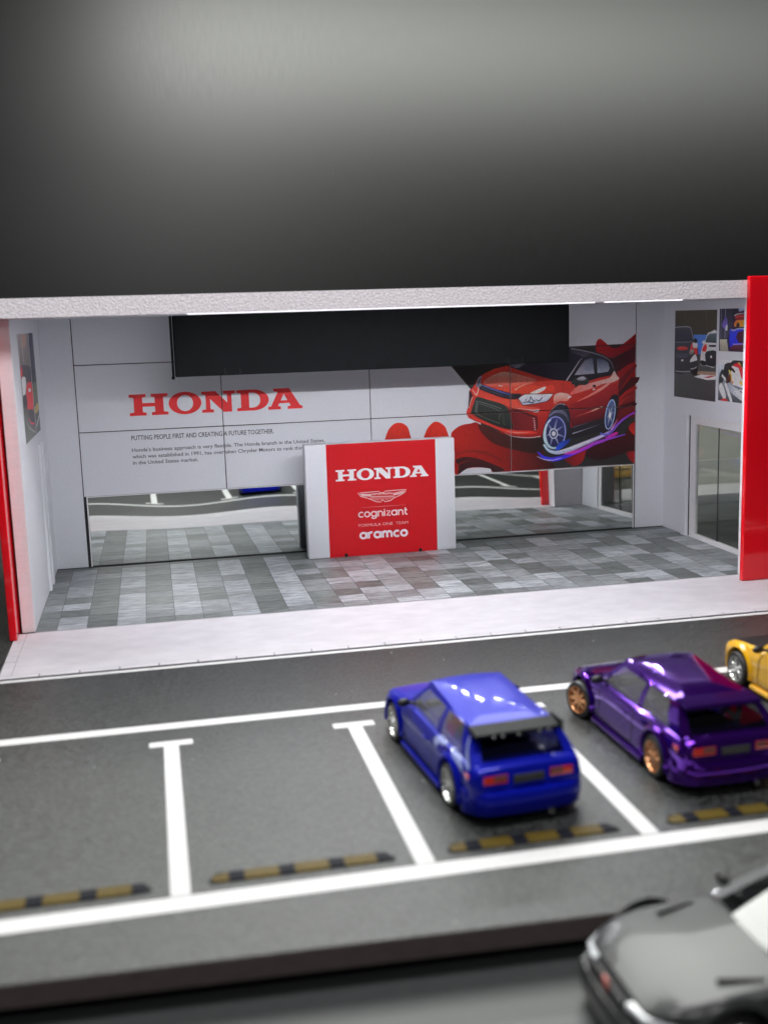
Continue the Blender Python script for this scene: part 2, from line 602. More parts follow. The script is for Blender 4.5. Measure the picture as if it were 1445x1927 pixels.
# wheel stops printed in the bays: low bars with bevelled ends
M['stop_yellow'] = material('stop_yellow', (0.088, 0.060, 0.006), 0.5, spec=0.15, var=0.15, vscale=(8, 8, 8))
M['stop_black'] = material('stop_black', (0.006, 0.007, 0.012), 0.6, spec=0.1)
M['stop_shade'] = material('stop_shade', (0.010, 0.010, 0.010), 0.7, spec=0.1)
STOPS = [
    (-4, 'striped wheel stop four bays to the side of the blue car'),
    (-1, 'black and brown striped wheel stop cut off by the left picture edge'),
    (0, 'striped wheel stop in the empty bay beside the blue car'),
    (1, 'striped wheel stop behind the rear bumper of the blue car'),
    (2, 'striped wheel stop behind the rear bumper of the purple car'),
    (3, 'striped wheel stop behind the yellow car'),
]


def wheel_stop(k, label):
    cx = X0 + PITCH * (k + .5)
    t = thing('wheel_stop', label, 'wheel stop', (cx, -18.72, -0.029), 0, 'striped wheel stops in the parking bays')
    hl = 1.79
    bm = bmesh.new()
    prism(bm, [(-hl, -.07), (-hl + .16, .21), (hl - .16, .21), (hl, -.07), (hl - .05, -.2), (-hl + .05, -.2)], 'z', 0, 0.006)
    obj('base', bm, M['stop_shade'], t)
    edges = [-1.62, -1.36, -1.02, -.40, -.06, .56, .90, 1.40, 1.66]
    edges = [-1.68, -1.42, -1.12, -.50, -.20, .42, .72, 1.34, 1.62]
    cols = ['stop_yellow', 'stop_black', 'stop_yellow', 'stop_black', 'stop_yellow', 'stop_black', 'stop_yellow', 'stop_yellow']
    seg = [(-1.70, -1.40, 'stop_yellow'), (-1.40, -1.10, 'stop_black'), (-1.10, -.45, 'stop_yellow'), (-.45, -.15, 'stop_black'),
           (-.15, .50, 'stop_yellow'), (.50, .80, 'stop_black'), (.80, 1.42, 'stop_yellow'), (1.42, 1.70, 'stop_black')]
    for a, b, c in seg:
        bm = bmesh.new()
        prism(bm, [(-.185, 0.006), (-.15, .04), (.16, .04), (.19, 0.006)], 'x', a + .004, b - .004)
        if a < -1.6 or b > 1.6:
            for v in bm.verts:
                if (a < -1.6 and v.co.x < a + .1) or (b > 1.6 and v.co.x > b - .1):
                    v.co.z = 0.006 + (v.co.z - 0.006) * .25
                    v.co.y *= .6
        obj('stripe', bm, M[c], t)


for k, lab in STOPS[1:]:
    wheel_stop(k, lab)

# ------------------------------------------------------------------ pavement in front of the showroom
walk = obj('pavement', B(-0.95, 33.5, -4.80, -0.13, -0.03, 0.0, bev=0.004), M['walk'])
walk['kind'] = 'structure'
x = -1.31
bx = [-1.31]
v = -1.31
first = True
while v < 33.4:
    nx = (-0.14 if first else v + 1.172)
    first = False
    nx = min(nx, 33.5)
    obj('paver', B(v + .018, nx - .018, -5.06, -4.812, -0.03, -0.001), M['walk'], walk)
    v = nx
for a, b in ((-4.80, -3.36), (-3.36, -2.16), (-2.16, -0.98), (-0.98, -0.13)):
    obj('paver', B(-1.31, -0.962, a + .012, b - .012, -0.03, -0.001), M['walk'], walk)
obj('joint_strip', B(-1.31, 33.5, -5.11, -0.12, -0.029, -0.018), M['groove'], walk)

# ------------------------------------------------------------------ showroom
D = 9.89
XL, XR = -0.70, 27.10
ZC = 10.52
floor = obj('floor', B(XL, XR, -0.115, D + .3, -0.029, -0.012), M['groove'])
floor['kind'] = 'structure'
obj('floor_edge', B(XL, XR, -0.115, -0.03, -0.0119, -0.002), material('floor_edge', (.35, .35, .37), .5), floor)
xs = [XL] + [float(i) for i in range(0, 27)] + [XR]
ys = [-0.02, .65] + [.65 + .97 * i for i in range(1, 10)] + [D]
tile_mesh = {}


def tile_kind(ci, ri):
    base = 'light' if (ci % 2 == 1) else 'dark'
    r = random.random()
    if ci > 9:
        if r < .34:
            base = 'mid'
        elif r < .55:
            base = 'dark' if base == 'light' else 'light'
    else:
        if r < .14:
            base = 'mid'
        elif r < .19:
            base = 'dark'
    return base


strip_bm = bmesh.new()
for ci in range(len(xs) - 1):
    for ri in range(len(ys) - 1):
        w, h = xs[ci + 1] - xs[ci] - .022, ys[ri + 1] - ys[ri] - .02
        cx, cy = (xs[ci] + xs[ci + 1]) / 2, (ys[ri] + ys[ri + 1]) / 2
        if ri == len(ys) - 2:
            box(strip_bm, cx - w / 2, cx + w / 2, cy - h / 2, cy + h / 2, -.0115, 0)
            continue
        k = tile_kind(ci, ri)
        key = (k, round(w, 3), round(h, 3))
        if key not in tile_mesh:
            bm = B(-w / 2, w / 2, -h / 2, h / 2, -.0115, 0)
            me = bpy.data.meshes.new('tile')
            bm.to_mesh(me); bm.free()
            me.materials.append(M['tile_' + k])
            tile_mesh[key] = me
        o = bpy.data.objects.new('tile', tile_mesh[key])
        COL.objects.link(o)
        o.parent = floor
        o.location = (cx, cy, random.uniform(-.002, .002))
st = obj('tile_row', strip_bm, M['tile_dark'], floor)
st['kind'] = 'stuff'

room = thing('showroom', 'miniature white showroom with tiled floor, mirrored back wall and open front', 'building', (13.2, 5, 0))
MI = Matrix.Translation((-13.2, -5, 0))


def part(name, bm, mat, parent=None, **k):
    bm.transform(MI)
    return obj(name, bm, mat, parent or room, **k)


# back wall: dark core, white panels with open joints, mirror strip below
bw = part('back_wall', B(XL - .3, XR + .3, D + .17, D + .35, -.03, ZC), M['wall_back'])
JX = [0.62, 6.645, 13.115, 19.58, 25.665]
JZ = [5.79, 8.60]
jw = .020
zt = [3.075, 5.79, 8.60, ZC - .01]
for i in range(4):
    for j in range(3):
        part('panel', B(JX[i] + jw, JX[i + 1] - jw, D, D + .05, zt[j] + (jw if j else 0), zt[j + 1] - (jw if j < 2 else 0)), M['wall'], bw)
part('panel', B(XL, JX[0] - jw, D, D + .05, 0.03, ZC - .01), M['wall'], bw)
part('panel', B(JX[4] + jw, XR, D, D + .05, 0.03, ZC - .01), M['wall'], bw)
# the mirror, very slightly wavy, as a fine sheet
bm = bmesh.new()
n_x, n_z = 90, 10
x0, x1, z0, z1 = 0.78, 25.56, 0.06, 3.02
grid = []
for i in range(n_x + 1):
    col = []
    for j in range(n_z + 1):
        u, w = x0 + (x1 - x0) * i / n_x, z0 + (z1 - z0) * j / n_z
        col.append(bm.verts.new((u, D + .012 + (w - .02) * (.013 + .0006 * u) + .0045 * math.sin(u * .75 + 1.2) * math.sin(w * 1.1 + .4), w)))
    grid.append(col)
for i in range(n_x):
    for j in range(n_z):
        bm.faces.new((grid[i][j], grid[i + 1][j], grid[i + 1][j + 1], grid[i][j + 1]))
part('mirror', bm, M['mirror'], smooth=True, angle=80)
bm = bmesh.new()
box(bm, 0.72, 25.62, D + .003, D + .035, 3.022, 3.06)
box(bm, 0.72, 0.775, D + .003, D + .035, 0.03, 3.02)
box(bm, 25.565, 25.62, D + .003, D + .035, 0.03, 3.02)
part('mirror_frame', bm, M['frame'])
part('skirting_gap', B(XL, XR, D - .03, D - .002, -.0005, 0.028), M['gasket'])

# side walls with glazed openings
def side_wall(sx, xin, y0h, y1h, h_top, name='side_wall'):
    a, b = (xin, xin + .42 * sx) if sx > 0 else (xin - .42, xin)
    w = part(name, wall_with_hole(a, b, 0.0, D + .05, .003, ZC - .005, y0h, y1h, 0.02, h_top), M['foam_wall'] if sx < 0 else M['wall'])
    skin = wall_with_hole(min(xin, xin - .012 * sx), max(xin, xin - .012 * sx), 0.02, D - .002, .02, ZC - .02, y0h, y1h, 0.025, h_top - .005)
    part('wall_lining', skin, M['wall'], w)
    # raised surround round the opening
    xo0, xo1 = sorted((xin - .012 * sx, xin - .14 * sx))
    bm = bmesh.new()
    box(bm, xo0, xo1, y1h, y1h + .42, .02, h_top + .0)
    part('surround', bm, M['wall'], w)
    win = part('window', B(*sorted((xin + .10 * sx, xin + .13 * sx)), y0h + .01, y1h - .01, .05, h_top - .01), M['window'])
    fx0, fx1 = sorted((xin + .04 * sx, xin + .20 * sx))
    bm = bmesh.new()
    box(bm, fx0, fx1, y1h - .55, y1h - .002, .03, h_top - .006)
    box(bm, fx0, fx1, y0h + .002, y0h + .4, .03, h_top - .006)
    box(bm, fx0, fx1, y0h + .4, y1h - .55, h_top - .36, h_top - .006)
    box(bm, fx0, fx1, y0h + .4, y1h - .55, .03, .20)
    part('frame', bm, M['frame'], win)
    mid = 4.87
    part('mullion', B(*sorted((xin + .07 * sx, xin + .098 * sx)), mid - .022, mid + .022, .201, h_top - .02), M['gasket'], win)
    part('gasket', B(*sorted((xin + .01 * sx, xin + .06 * sx)), y1h - .06, y1h - .003, .03, h_top - .01), M['gasket'], win)
    return w


side_wall(1, XR, 2.2, 7.40, 5.50)
lw = part('side_wall', B(XL - .42, XL, 0.0, D + .05, .003, ZC - .005), M['foam_wall'])
part('wall_lining', B(XL, XL + .012, 0.02, D - .002, .02, ZC - .02), M['wall'], lw)
part('door_frame', B(XL + .012, XL + .11, 5.85, 6.25, .02, 5.75, bev=.012), M['wall'], lw)
part('door_frame', B(XL + .012, XL + .11, 7.05, 7.45, .02, 5.75, bev=.012), M['wall'], lw)
part('door_leaf', B(XL + .012, XL + .04, 6.255, 7.045, .02, 5.6), M['wall'], lw)
# return wall on the open front, behind the red panel
part('front_return', B(25.42, 29.5, -0.90, -0.02, .002, ZC - .004), M['foam_wall'])
# roof slab of white foam with a rough cut edge
bm = bmesh.new()
box(bm, -3.6, 31.5, -0.93, D + .3, ZC, 11.14)
bm2 = bm
part('roof', bm2, M['foam'])
part('ceiling', B(XL, XR, 0.02, D, ZC - .012, ZC - .002), M['wall'])

# red acrylic side plates
o = obj('acrylic_panel', B(-1.43, -1.19, -0.93, D + .3, 0.0, 11.2, bev=.02), M['red_acrylic'])
tag(o, 'glossy red acrylic plate seen edge-on beside the white wall end at the left', 'panel', 'red acrylic plates on the showroom front')
o = obj('acrylic_panel', B(24.98, 29.6, -1.15, -0.915, 0.01, 11.27, bev=.025), M['red_acrylic'])
tag(o, 'broad glossy red acrylic plate covering the showroom front at the right picture edge', 'panel', 'red acrylic plates on the showroom front')

# LED strip under the front of the roof
ls = thing('light_strip', 'lit white LED strip fixed under the front edge of the foam roof', 'light strip', (14, -0.5, ZC))
bm = B(-9.0, 5.25, -.12, .12, -.02, -.003); obj('strip_board', bm, M['led_strip'], ls)
bm = B(5.6, 8.6, -.12, .12, -.02, -.003); obj('strip_board', bm, M['led_strip'], ls)
for a_, b_ in ((-9.0, 5.25), (5.6, 8.6)):
    obj('diffuser', B(a_, b_, -.165, -.13, -.040, -.003), M['diffuser'], ls)
led_bm = B(-.24, .24, -.11, .11, -.036, -.0205)
led_me = bpy.data.meshes.new('led')
led_bm.to_mesh(led_me); led_bm.free()
led_me.materials.append(M['led'])
lx = -8.7
while lx < 8.5:
    if not (4.95 < lx < 5.9):
        o = bpy.data.objects.new('led', led_me)
        COL.objects.link(o)
        o.parent = ls
        o.location = (lx, 0, 0)
    lx += 1.08

# black box hanging under the roof in front of the back wall
hb = thing('hanging_box', 'wide black plastic box hanging under the roof above the desk', 'box', (12.9, 6.8, 9.3))
BX0, BX1 = 4.56, 21.2
obj('housing', B(BX0 - 12.9 + .12, BX1 - 12.9, 0, .5, 8.10 - 9.3, ZC - 9.32, bev=.03), M['black_plastic'], hb)
obj('side_rail', B(BX0 - 12.9, BX0 - 12.9 + .09, -.04, .45, 8.06 - 9.3, ZC - 9.32, bev=.02), M['black_plastic'], hb)
bm = bmesh.new(); bmesh.ops.create_uvsphere(bm, u_segments=10, v_segments=6, radius=.075)
bmesh.ops.translate(bm, verts=bm.verts, vec=(BX0 - 12.9 + .03, -.03, 8.08 - 9.3))
obj('hinge_pin', bm, M['black_plastic'], hb, smooth=True)
for u in (438, 970):
    tx = on_plane(u, 694, 1, 6.8)[0] - 12.9
    t_ = obj('tab', B(tx - .28, tx + .28, -.035, -.002, 8.12 - 9.3, 8.36 - 9.3, bev=.01), M['black_plastic'], hb)
    for s in (-1, 1):
        obj('slot', B(tx + s * .29 - .02, tx + s * .29 + .02, -.006, .0, 8.11 - 9.3, 8.38 - 9.3), M['black_trim'], t_)

# ------------------------------------------------------------------ reception desk
DY = 8.25
dk = thing('reception_desk', 'white reception desk with a red front band standing on the tiled floor', 'desk', (13.16, DY, 0))
MD = Matrix.Translation((-13.16, -DY, 0))
DX0, DX1, DZ = 9.88, 16.46, 4.95
bm = B(DX0, DX1, DY, DY + .62, .004, DZ, bev=.05, seg=2)
bm.transform(MD)
obj('body', bm, M['desk_white'], dk, smooth=True)
PD = lambda a, b, d: Vector((a - 13.16, -d, b))
T = lambda u, v: on_plane(u, v, 1, DY)
RX0, RX1 = 10.80, 15.60
pr = Print(PD, 1.0, lift=.003)
pr.poly([(RX0, .012), (RX1, .012), (RX1, DZ - .02), (RX0, DZ - .02)], (205, 8, 22))
pr.build('red_band', M['print_plain'], dk)
pr = Print(PD, 1.0, lift=.006)
WHT = (232, 232, 240)
a, b = T(632, 905), T(806, 896)
wordmark(pr, a[0], b[0], T(634, 906)[1], T(632, 885)[1] - T(634, 906)[1], WHT)
pr.build('wordmark', M['print_plain'], dk)
# winged badge
Z7 = lambda x, y: T(650 + x * 150 / 1445, 900 + y * 150 / 1445)
pr = Print(PD, 1.0, lift=.006)
PINK = (235, 190, 190)
wl = [Z7(*p) for p in ((225, 270), (300, 262), (600, 238), (630, 262), (700, 258), (720, 232), (1000, 210), (1100, 205), (1080, 245), (1000, 300), (880, 355), (820, 400), (720, 425), (690, 400), (665, 385), (640, 430), (560, 425), (470, 385), (400, 360), (280, 330))]
pr.stroke(wl, .035, PINK, closed=True)
box_l = [Z7(*p) for p in ((470, 285), (865, 268), (862, 320), (475, 335))]
pr.stroke(box_l, .026, PINK, closed=True)
for i in range(5):
    t = i / 5
    pr.stroke([Z7(262 + 45 * t, 285 + 45 * t), Z7(470, 290 + 45 * t)], .022, PINK)
    pr.stroke([Z7(1070 - 45 * t, 222 + 68 * t), Z7(866, 272 + 42 * t)], .022, PINK)
for i in range(13):
    t = i / 12
    xa = 480 + 375 * t
    xb = 430 + 480 * t
    yb = 385 + 50 * math.sin(math.pi * min(1, t * 1.0)) - 30 * t + (-25 if 5 <= i <= 7 else 0)
    yb -= 12
    pr.stroke([Z7(xa, 338 - 17 * t), Z7(xa + (xb - xa) * .75, yb)], .022, PINK)
a, b = Z7(485, 325), Z7(850, 310)
put_text(pr, 'ASTON MARTIN', a[0], b[0], a[1] + .03, .1, PINK)
pr.stroke([Z7(265, 535), Z7(680, 505), Z7(1095, 478)], .022, (228, 130, 130), taper=(.3, .3), mid=1.3)
pr.build('winged_badge', M['print_plain'], dk)
pr = Print(PD, 1.0, lift=.006)
a, b, c = Z7(245, 735), Z7(1120, 670), Z7(245, 640)
stroke_word(pr, 'cognizant', a[0], b[0], a[1] + .07, (c[1] - a[1]) * .90, .055, (240, 215, 215), gap=.2)
pr.build('sponsor_lettering', M['print_plain'], dk)
pr = Print(PD, 1.0, lift=.006)
a, b, c = Z7(240, 905), Z7(1135, 840), Z7(240, 850)
put_text(pr, 'FORMULA ONE  TEAM', a[0], b[0], a[1] + .055, (c[1] - a[1]) * .95, (232, 180, 180))
pr.build('team_lettering', M['print_plain'], dk)
pr = Print(PD, 1.0, lift=.006)
a, b, c = Z7(268, 1130), Z7(1135, 1070), Z7(268, 1015)
stroke_word(pr, 'aramco', a[0] + .02, b[0] - .02, a[1] + .09, (c[1] - a[1]) * .86, .095, (236, 228, 232), gap=.24)
pr.build('sponsor_lettering', M['print_plain'], dk)
for u, v in ((652, 1046), (791, 1034)):
    q = T(u, v)
    bm = bmesh.new()
    bmesh.ops.create_cone(bm, cap_ends=True, segments=10, radius1=.09, radius2=.07, depth=.05, matrix=Matrix.Translation((q[0] - 13.16, -.02, .075)) @ Matrix.Rotation(R(90), 4, 'X'))
    obj('peg', bm, M['black_trim'], dk)

# ------------------------------------------------------------------ lettering on the back wall
PW = lambda a, b, d: Vector((a - 13.2, D - d - 5, b))
cuts = [(0, x - 13.2, jw) for x in JX[1:4]] + [(2, z, jw) for z in JZ]
TW = lambda u, v: on_plane(u, v, 1, D)
pr = Print(PW, 1.9)
wordmark(pr, 2.76, 10.1, 6.40, .90, (178, 32, 34))
pr.build('wordmark', M['print_plain'], bw, cuts)
pr = Print(PW, 1.6)
INK = (62, 60, 68)


def text_line(s, u0, v0, u1, v1, cap, bold=0.0):
    a, b = TW(u0, v0), TW(u1, v1)
    pr = Print(PW, 1.6)
    put_text(pr, s, a[0], b[0], (a[1] + b[1]) / 2, cap, INK, bold)
    pr.build('text_line', M['print_plain'], bw, cuts)


text_line('PUTTING PEOPLE FIRST AND CREATING A FUTURE TOGETHER.', 248, 828.5, 515.5, 815.5, .205, .014)
text_line("Honda's business approach is very flexible. The Honda branch in the United States,", 249, 850, 611.5, 832, .16, .012)
text_line('which was established in 1991, has overtaken Chrysler Motors to rank third', 250, 862, 574, 846, .16, .012)
text_line('in the United States market.', 251, 874, 373.5, 868, .16, .012)

# ------------------------------------------------------------------ the printed picture of a red car on the back wall
mural = thing('mural', 'printed picture of a red car on red drapery on the back wall', 'mural', (20, D, 0))
PM = lambda a, b, d: Vector((a - 20, -d, b))
pr = Print(PM, 1.75, step=.0006, lift=.003)
A_ = lambda *ps: [TW(840 + x * .13841, 650 + y * .13841) for x, y in ps]
B_ = lambda *ps: [TW(1010 + x * .14015, 620 + y * .14015) for x, y in ps]
X_ = lambda *ps: [TW(x, y) for x, y in ps]
k = .0225          # one photograph pixel on this wall, in centimetres
EX = 25.63


def P_(pts, c, c2=None, dir=(0, 1), sm=3):
    pts = smooth(pts, sm) if sm else pts
    pts = [(min(p[0], EX), max(p[1], 3.08)) for p in pts]
    pr.poly(pts, c, c2, dir)


def L_(pts, w, c, c2=None, **kw):
    pr.stroke([(min(p[0], EX), p[1]) for p in smooth_line(pts)], w * k, c, c2, **kw)


# dark ground
P_(X_((820, 655), (1073, 652), (1198, 646), (1199, 880), (1100, 878), (1000, 884), (930, 889), (905, 800), (884.5, 731.5), (848.5, 689)), (34, 33, 32), sm=0)
# drapery, left
P_(A_((60, 1230), (100, 1150), (200, 1085), (330, 1060), (410, 1048), (560, 1130), (780, 1190), (1000, 1240), (1270, 1230), (1330, 1500), (1445, 1600), (1445, 1690), (1050, 1712), (640, 1725), (600, 1680), (450, 1660), (300, 1670), (230, 1700), (180, 1744), (110, 1744), (108, 1450)), (150, 22, 14), (30, 11, 11), dir=(1, .15))
P_(A_((120, 1560), (250, 1515), (420, 1535), (600, 1600), (790, 1690), (640, 1722), (590, 1675), (440, 1655), (300, 1665), (180, 1740), (150, 1744), (165, 1640)), (58, 14, 14), (34, 12, 13), dir=(0, -1))
P_(A_((440, 1070), (640, 1150), (860, 1225), (1270, 1245), (1310, 1400), (1200, 1470), (1000, 1440), (800, 1390), (620, 1320), (470, 1180)), (62, 18, 14), (28, 18, 15), dir=(1, 0))
L_(A_((130, 1480), (300, 1440), (480, 1450), (650, 1510), (760, 1580)), 4, (118, 26, 20), (84, 20, 18), taper=(.4, .4), mid=1.4)
L_(A_((140, 1640), (220, 1590), (330, 1565)), 5, (120, 24, 18), (70, 18, 16), taper=(.6, .3))
P_(A_((800, 1480), (900, 1510), (1100, 1530), (1250, 1560), (1180, 1680), (1000, 1700), (900, 1640)), (104, 22, 18), (70, 14, 14), dir=(1, 0))
for bump in (((722, 860), (727, 818), (738, 800), (750, 795.5), (762, 799), (770, 812), (776, 860)), ((792, 860), (800, 815), (812, 797), (822, 793.5), (833, 799), (841, 812), (850, 860))):
    P_(X_(*bump), (120, 20, 16), (186, 38, 24), dir=(0, 1))
# drapery, right
P_(B_((1080, 560), (1200, 470), (1345, 385), (1345, 1110), (1200, 1180), (1100, 1260), (1000, 1350), (950, 1370), (990, 1150), (1085, 1000), (1090, 800), (1080, 660)), (70, 12, 14), (128, 20, 20), dir=(0, 1))
P_(B_((790, 190), (812, 140), (850, 124), (900, 160), (960, 215), (1030, 250), (1100, 232), (1170, 180), (1260, 110), (1350, 48), (1350, 210), (1200, 290), (1100, 340), (1010, 385), (930, 360), (860, 320), (800, 300), (785, 240)), (96, 8, 16), (150, 16, 20), dir=(-.4, 1))
P_(B_((930, 370), (1010, 392), (1100, 348), (1220, 285), (1350, 215), (1350, 400), (1200, 482), (1080, 566), (1040, 500), (1000, 420)), (30, 8, 14), (58, 10, 18), dir=(1, 0))
L_(B_((1070, 800), (1180, 640), (1345, 470)), 9, (62, 12, 16), (96, 18, 20), taper=(1.6, .6))
L_(B_((1100, 880), (1220, 760), (1345, 640)), 12, (36, 10, 14), (60, 12, 16), taper=(.6, 1.6))
L_(B_((1095, 960), (1190, 850), (1345, 770)), 7, (156, 30, 24), (120, 22, 22), taper=(.3, 1.4))
L_(B_((1060, 1060), (1180, 930), (1345, 880)), 6, (150, 34, 28), (100, 18, 20), taper=(1.2, .3))
L_(B_((1040, 1180), (1150, 1040), (1345, 985)), 8, (84, 14, 18), (52, 10, 16), taper=(.4, 1.3))
P_(B_((640, 1580), (800, 1530), (1000, 1470), (1160, 1420), (1250, 1280), (1345, 1230), (1345, 1650), (1200, 1650), (1100, 1680), (900, 1745), (760, 1745), (640, 1690)), (66, 13, 15), (34, 10, 13), dir=(0, -1))
P_(B_((1235, 1290), (1345, 1235), (1345, 1410), (1290, 1405), (1240, 1350)), (168, 30, 18), (130, 22, 20))
P_(B_((1200, 1645), (1345, 1650), (1345, 1815), (1290, 1790), (1220, 1720)), (90, 18, 20), (142, 24, 24), dir=(1, 0))
P_(B_((340, 1720), (380, 1650), (640, 1590), (640, 1690), (600, 1780), (500, 1835), (420, 1790)), (88, 16, 18), (136, 24, 24), dir=(1, .2))
# car body
body = A_((270, 900), (300, 820), (305, 700), (312, 610), (360, 570), (400, 490), (440, 430), (520, 380), (640, 320), (830, 275), (980, 330), (1200, 405)) \
    + B_((214, 672), (385, 690), (500, 700), (690, 690), (830, 640), (990, 615), (1030, 545), (1065, 610), (1100, 660), (1088, 760), (1088, 880), (1000, 890), (935, 1030), (892, 1180), (870, 1255), (480, 1395), (432, 1300), (440, 1150), (420, 1045), (350, 985), (270, 1000), (190, 1080), (140, 1190), (95, 1320), (62, 1440)) \
    + A_((1270, 1245), (1150, 1254), (1000, 1244), (850, 1222), (700, 1152), (560, 1085), (400, 1035), (300, 985), (268, 930))
P_(body, (128, 18, 20), (198, 52, 38), dir=(-.25, 1), sm=0)
P_(B_((440, 1010), (560, 955), (760, 860), (960, 745), (1086, 715), (1088, 880), (1000, 890), (935, 1030), (892, 1180), (870, 1255), (480, 1330), (438, 1200)), (50, 13, 20), (142, 28, 30), dir=(-.2, 1), sm=0)
P_(B_((436, 880), (470, 830), (540, 765), (700, 722), (860, 680), (985, 640), (1030, 552), (1065, 615), (1098, 662), (1000, 712), (900, 725), (760, 780), (600, 835)), (196, 72, 66), (232, 158, 150), dir=(1, .4))
L_(B_((530, 970), (680, 900), (820, 820), (940, 740), (985, 690)), 4.2, (196, 84, 74), (226, 128, 118), taper=(.2, .8), mid=1.4)
L_(B_((700, 1110), (790, 1070), (875, 1035)), 2.6, (214, 120, 104), (226, 160, 140), taper=(.2, .5), mid=1.2)
L_(B_((510, 1175), (620, 1135), (720, 1100)), 2.2, (150, 40, 40), (190, 80, 70), taper=(.2, 1))
P_(A_((330, 620), (400, 600), (560, 650), (760, 720), (960, 740), (1040, 815), (1240, 850), (1240, 880), (1000, 850), (810, 820), (560, 740), (400, 690), (360, 690)), (206, 52, 40), (222, 70, 52), dir=(1, 0))
# bonnet sheen
P_(A_((500, 520), (560, 440), (740, 365), (880, 370), (1060, 420), (1220, 470), (1100, 540), (900, 600), (700, 570)), (196, 50, 32), (212, 124, 108), dir=(0, 1))
P_(A_((560, 470), (660, 395), (780, 362), (900, 378), (1010, 425), (860, 450), (700, 455)), (196, 92, 76), (214, 140, 124), dir=(0, 1))
P_(A_((640, 580), (900, 590), (1150, 540), (1300, 560), (1445, 540), (1445, 640), (1200, 655), (1000, 650), (800, 625)), (206, 62, 36), (196, 52, 34), dir=(1, 0))
P_(A_((1130, 650), (1230, 600), (1340, 560), (1330, 600), (1230, 652)), (232, 168, 156), (240, 200, 190), dir=(1, 1))
L_(A_((925, 605), (1000, 560), (1120, 505), (1210, 480)), 2.4, (226, 140, 120), (204, 90, 70), taper=(1.2, .2))
P_(B_((225, 890), (300, 850), (400, 860), (440, 900), (400, 960), (300, 960), (230, 1010)), (206, 70, 54), (232, 158, 146), dir=(0, 1))
L_(A_((705, 555), (718, 538), (728, 548), (760, 552)), 1.4, (230, 200, 190))
# windscreen, roof, side glass
P_(A_((850, 290), (900, 245), (1040, 200), (1200, 190), (1400, 170)) + B_((440, 232), (620, 300), (625, 390), (540, 465), (440, 602), (388, 690), (214, 675)) + A_((1200, 400), (960, 330)), (16, 18, 30), (30, 32, 44), dir=(0, 1), sm=0)
P_(A_((880, 280), (900, 250), (1000, 236), (1070, 240), (1000, 290), (950, 310)), (96, 98, 112), (60, 62, 76))
P_(B_((440, 245), (560, 268), (770, 318), (900, 366), (980, 420), (1020, 520), (1032, 556), (990, 618), (830, 648), (690, 692), (500, 640), (450, 700), (388, 690), (540, 455), (625, 390)), (18, 18, 24), (40, 38, 48), dir=(0, 1), sm=0)
P_(B_((445, 262), (560, 290), (700, 318), (640, 370), (520, 330), (445, 300)), (64, 62, 74), (40, 38, 48))
L_(B_((452, 256), (600, 282), (780, 324), (920, 378), (990, 438), (1020, 520)), 1.7, (120, 118, 130), (84, 82, 92), taper=(1.4, .6))
L_(B_((392, 686), (480, 556), (560, 432), (605, 385)), 2.6, (176, 170, 174), (110, 108, 118), taper=(1.2, .5))
P_(B_((500, 612), (560, 520), (640, 412), (742, 378), (766, 592)), (150, 148, 160), (58, 62, 82), dir=(.2, 1), sm=0)
P_(B_((640, 520), (690, 480), (740, 470), (745, 540), (660, 560)), (116, 122, 140), (90, 96, 118))
P_(B_((800, 386), (880, 402), (950, 442), (972, 520), (950, 566), (806, 586)), (128, 134, 148), (46, 56, 78), dir=(0, 1), sm=0)
P_(B_((460, 702), (520, 662), (600, 626), (660, 640), (692, 680), (686, 722), (640, 746), (560, 744), (510, 782), (500, 742), (465, 738)), (22, 26, 26), (52, 54, 58))
P_(B_((530, 664), (600, 632), (652, 650), (640, 676), (580, 686)), (120, 120, 126), (170, 168, 174))
P_(B_((738, 760), (762, 740), (790, 756), (768, 776)), (34, 20, 24))
P_(B_((742, 800), (770, 792), (775, 806), (750, 814)), (236, 226, 220))
P_(B_((412, 905), (450, 892), (456, 906), (418, 920)), (230, 190, 190))
L_(B_((335, 720), (345, 800), (330, 850)), 1.2, (120, 30, 26))
# grille, bumper, lamps
P_(A_((438, 565), (480, 528), (560, 558), (760, 618), (900, 656), (1015, 660), (960, 724), (850, 732), (700, 692), (560, 642), (450, 596)), (18, 20, 26), (36, 38, 50))
L_(A_((490, 545), (620, 592), (760, 640), (865, 668)), 2.4, (96, 98, 160), (52, 54, 130), taper=(.5, .7), mid=1.3)
L_(A_((480, 580), (620, 632), (760, 676), (900, 700)), 1.0, (70, 72, 84), taper=(.5, .5), mid=1)
P_(A_((410, 700), (560, 738), (790, 812), (850, 920), (905, 1100), (872, 1138), (720, 1110), (500, 1020), (340, 925), (335, 880), (370, 780)), (22, 26, 22), (40, 46, 42), dir=(.3, 1))
L_(A_((430, 760), (580, 805), (740, 860)), 1.1, (96, 104, 98))
L_(A_((440, 790), (700, 885), (705, 1010)), 1.0, (84, 92, 84))
L_(A_((380, 920), (520, 985), (720, 1060)), 1.1, (80, 88, 80))
for i in range(6):
    L_(A_((395 - i * 4, 745 + i * 28), (425 - i * 2, 775 + i * 28)), 1.6, (108, 112, 112), taper=(.4, 1))
for i in range(8):
    L_(A_((730 + i * 4, 880 + i * 26), (765 + i * 4, 895 + i * 26)), 1.3, (62, 70, 64), taper=(.4, 1))
P_(A_((835, 862), (1000, 880), (1180, 948), (1226, 960), (1232, 1100), (1190, 1172), (1000, 1160), (900, 1140), (912, 1100), (865, 935)), (82, 16, 20), (112, 24, 26), dir=(1, .4))
L_(A_((880, 862), (1000, 900), (1120, 945), (1200, 968)), 4.4, (38, 16, 18), (60, 20, 24), taper=(.3, 1))
L_(A_((1218, 960), (1226, 1040), (1226, 1130)), 3.0, (46, 16, 20), taper=(.6, 1))
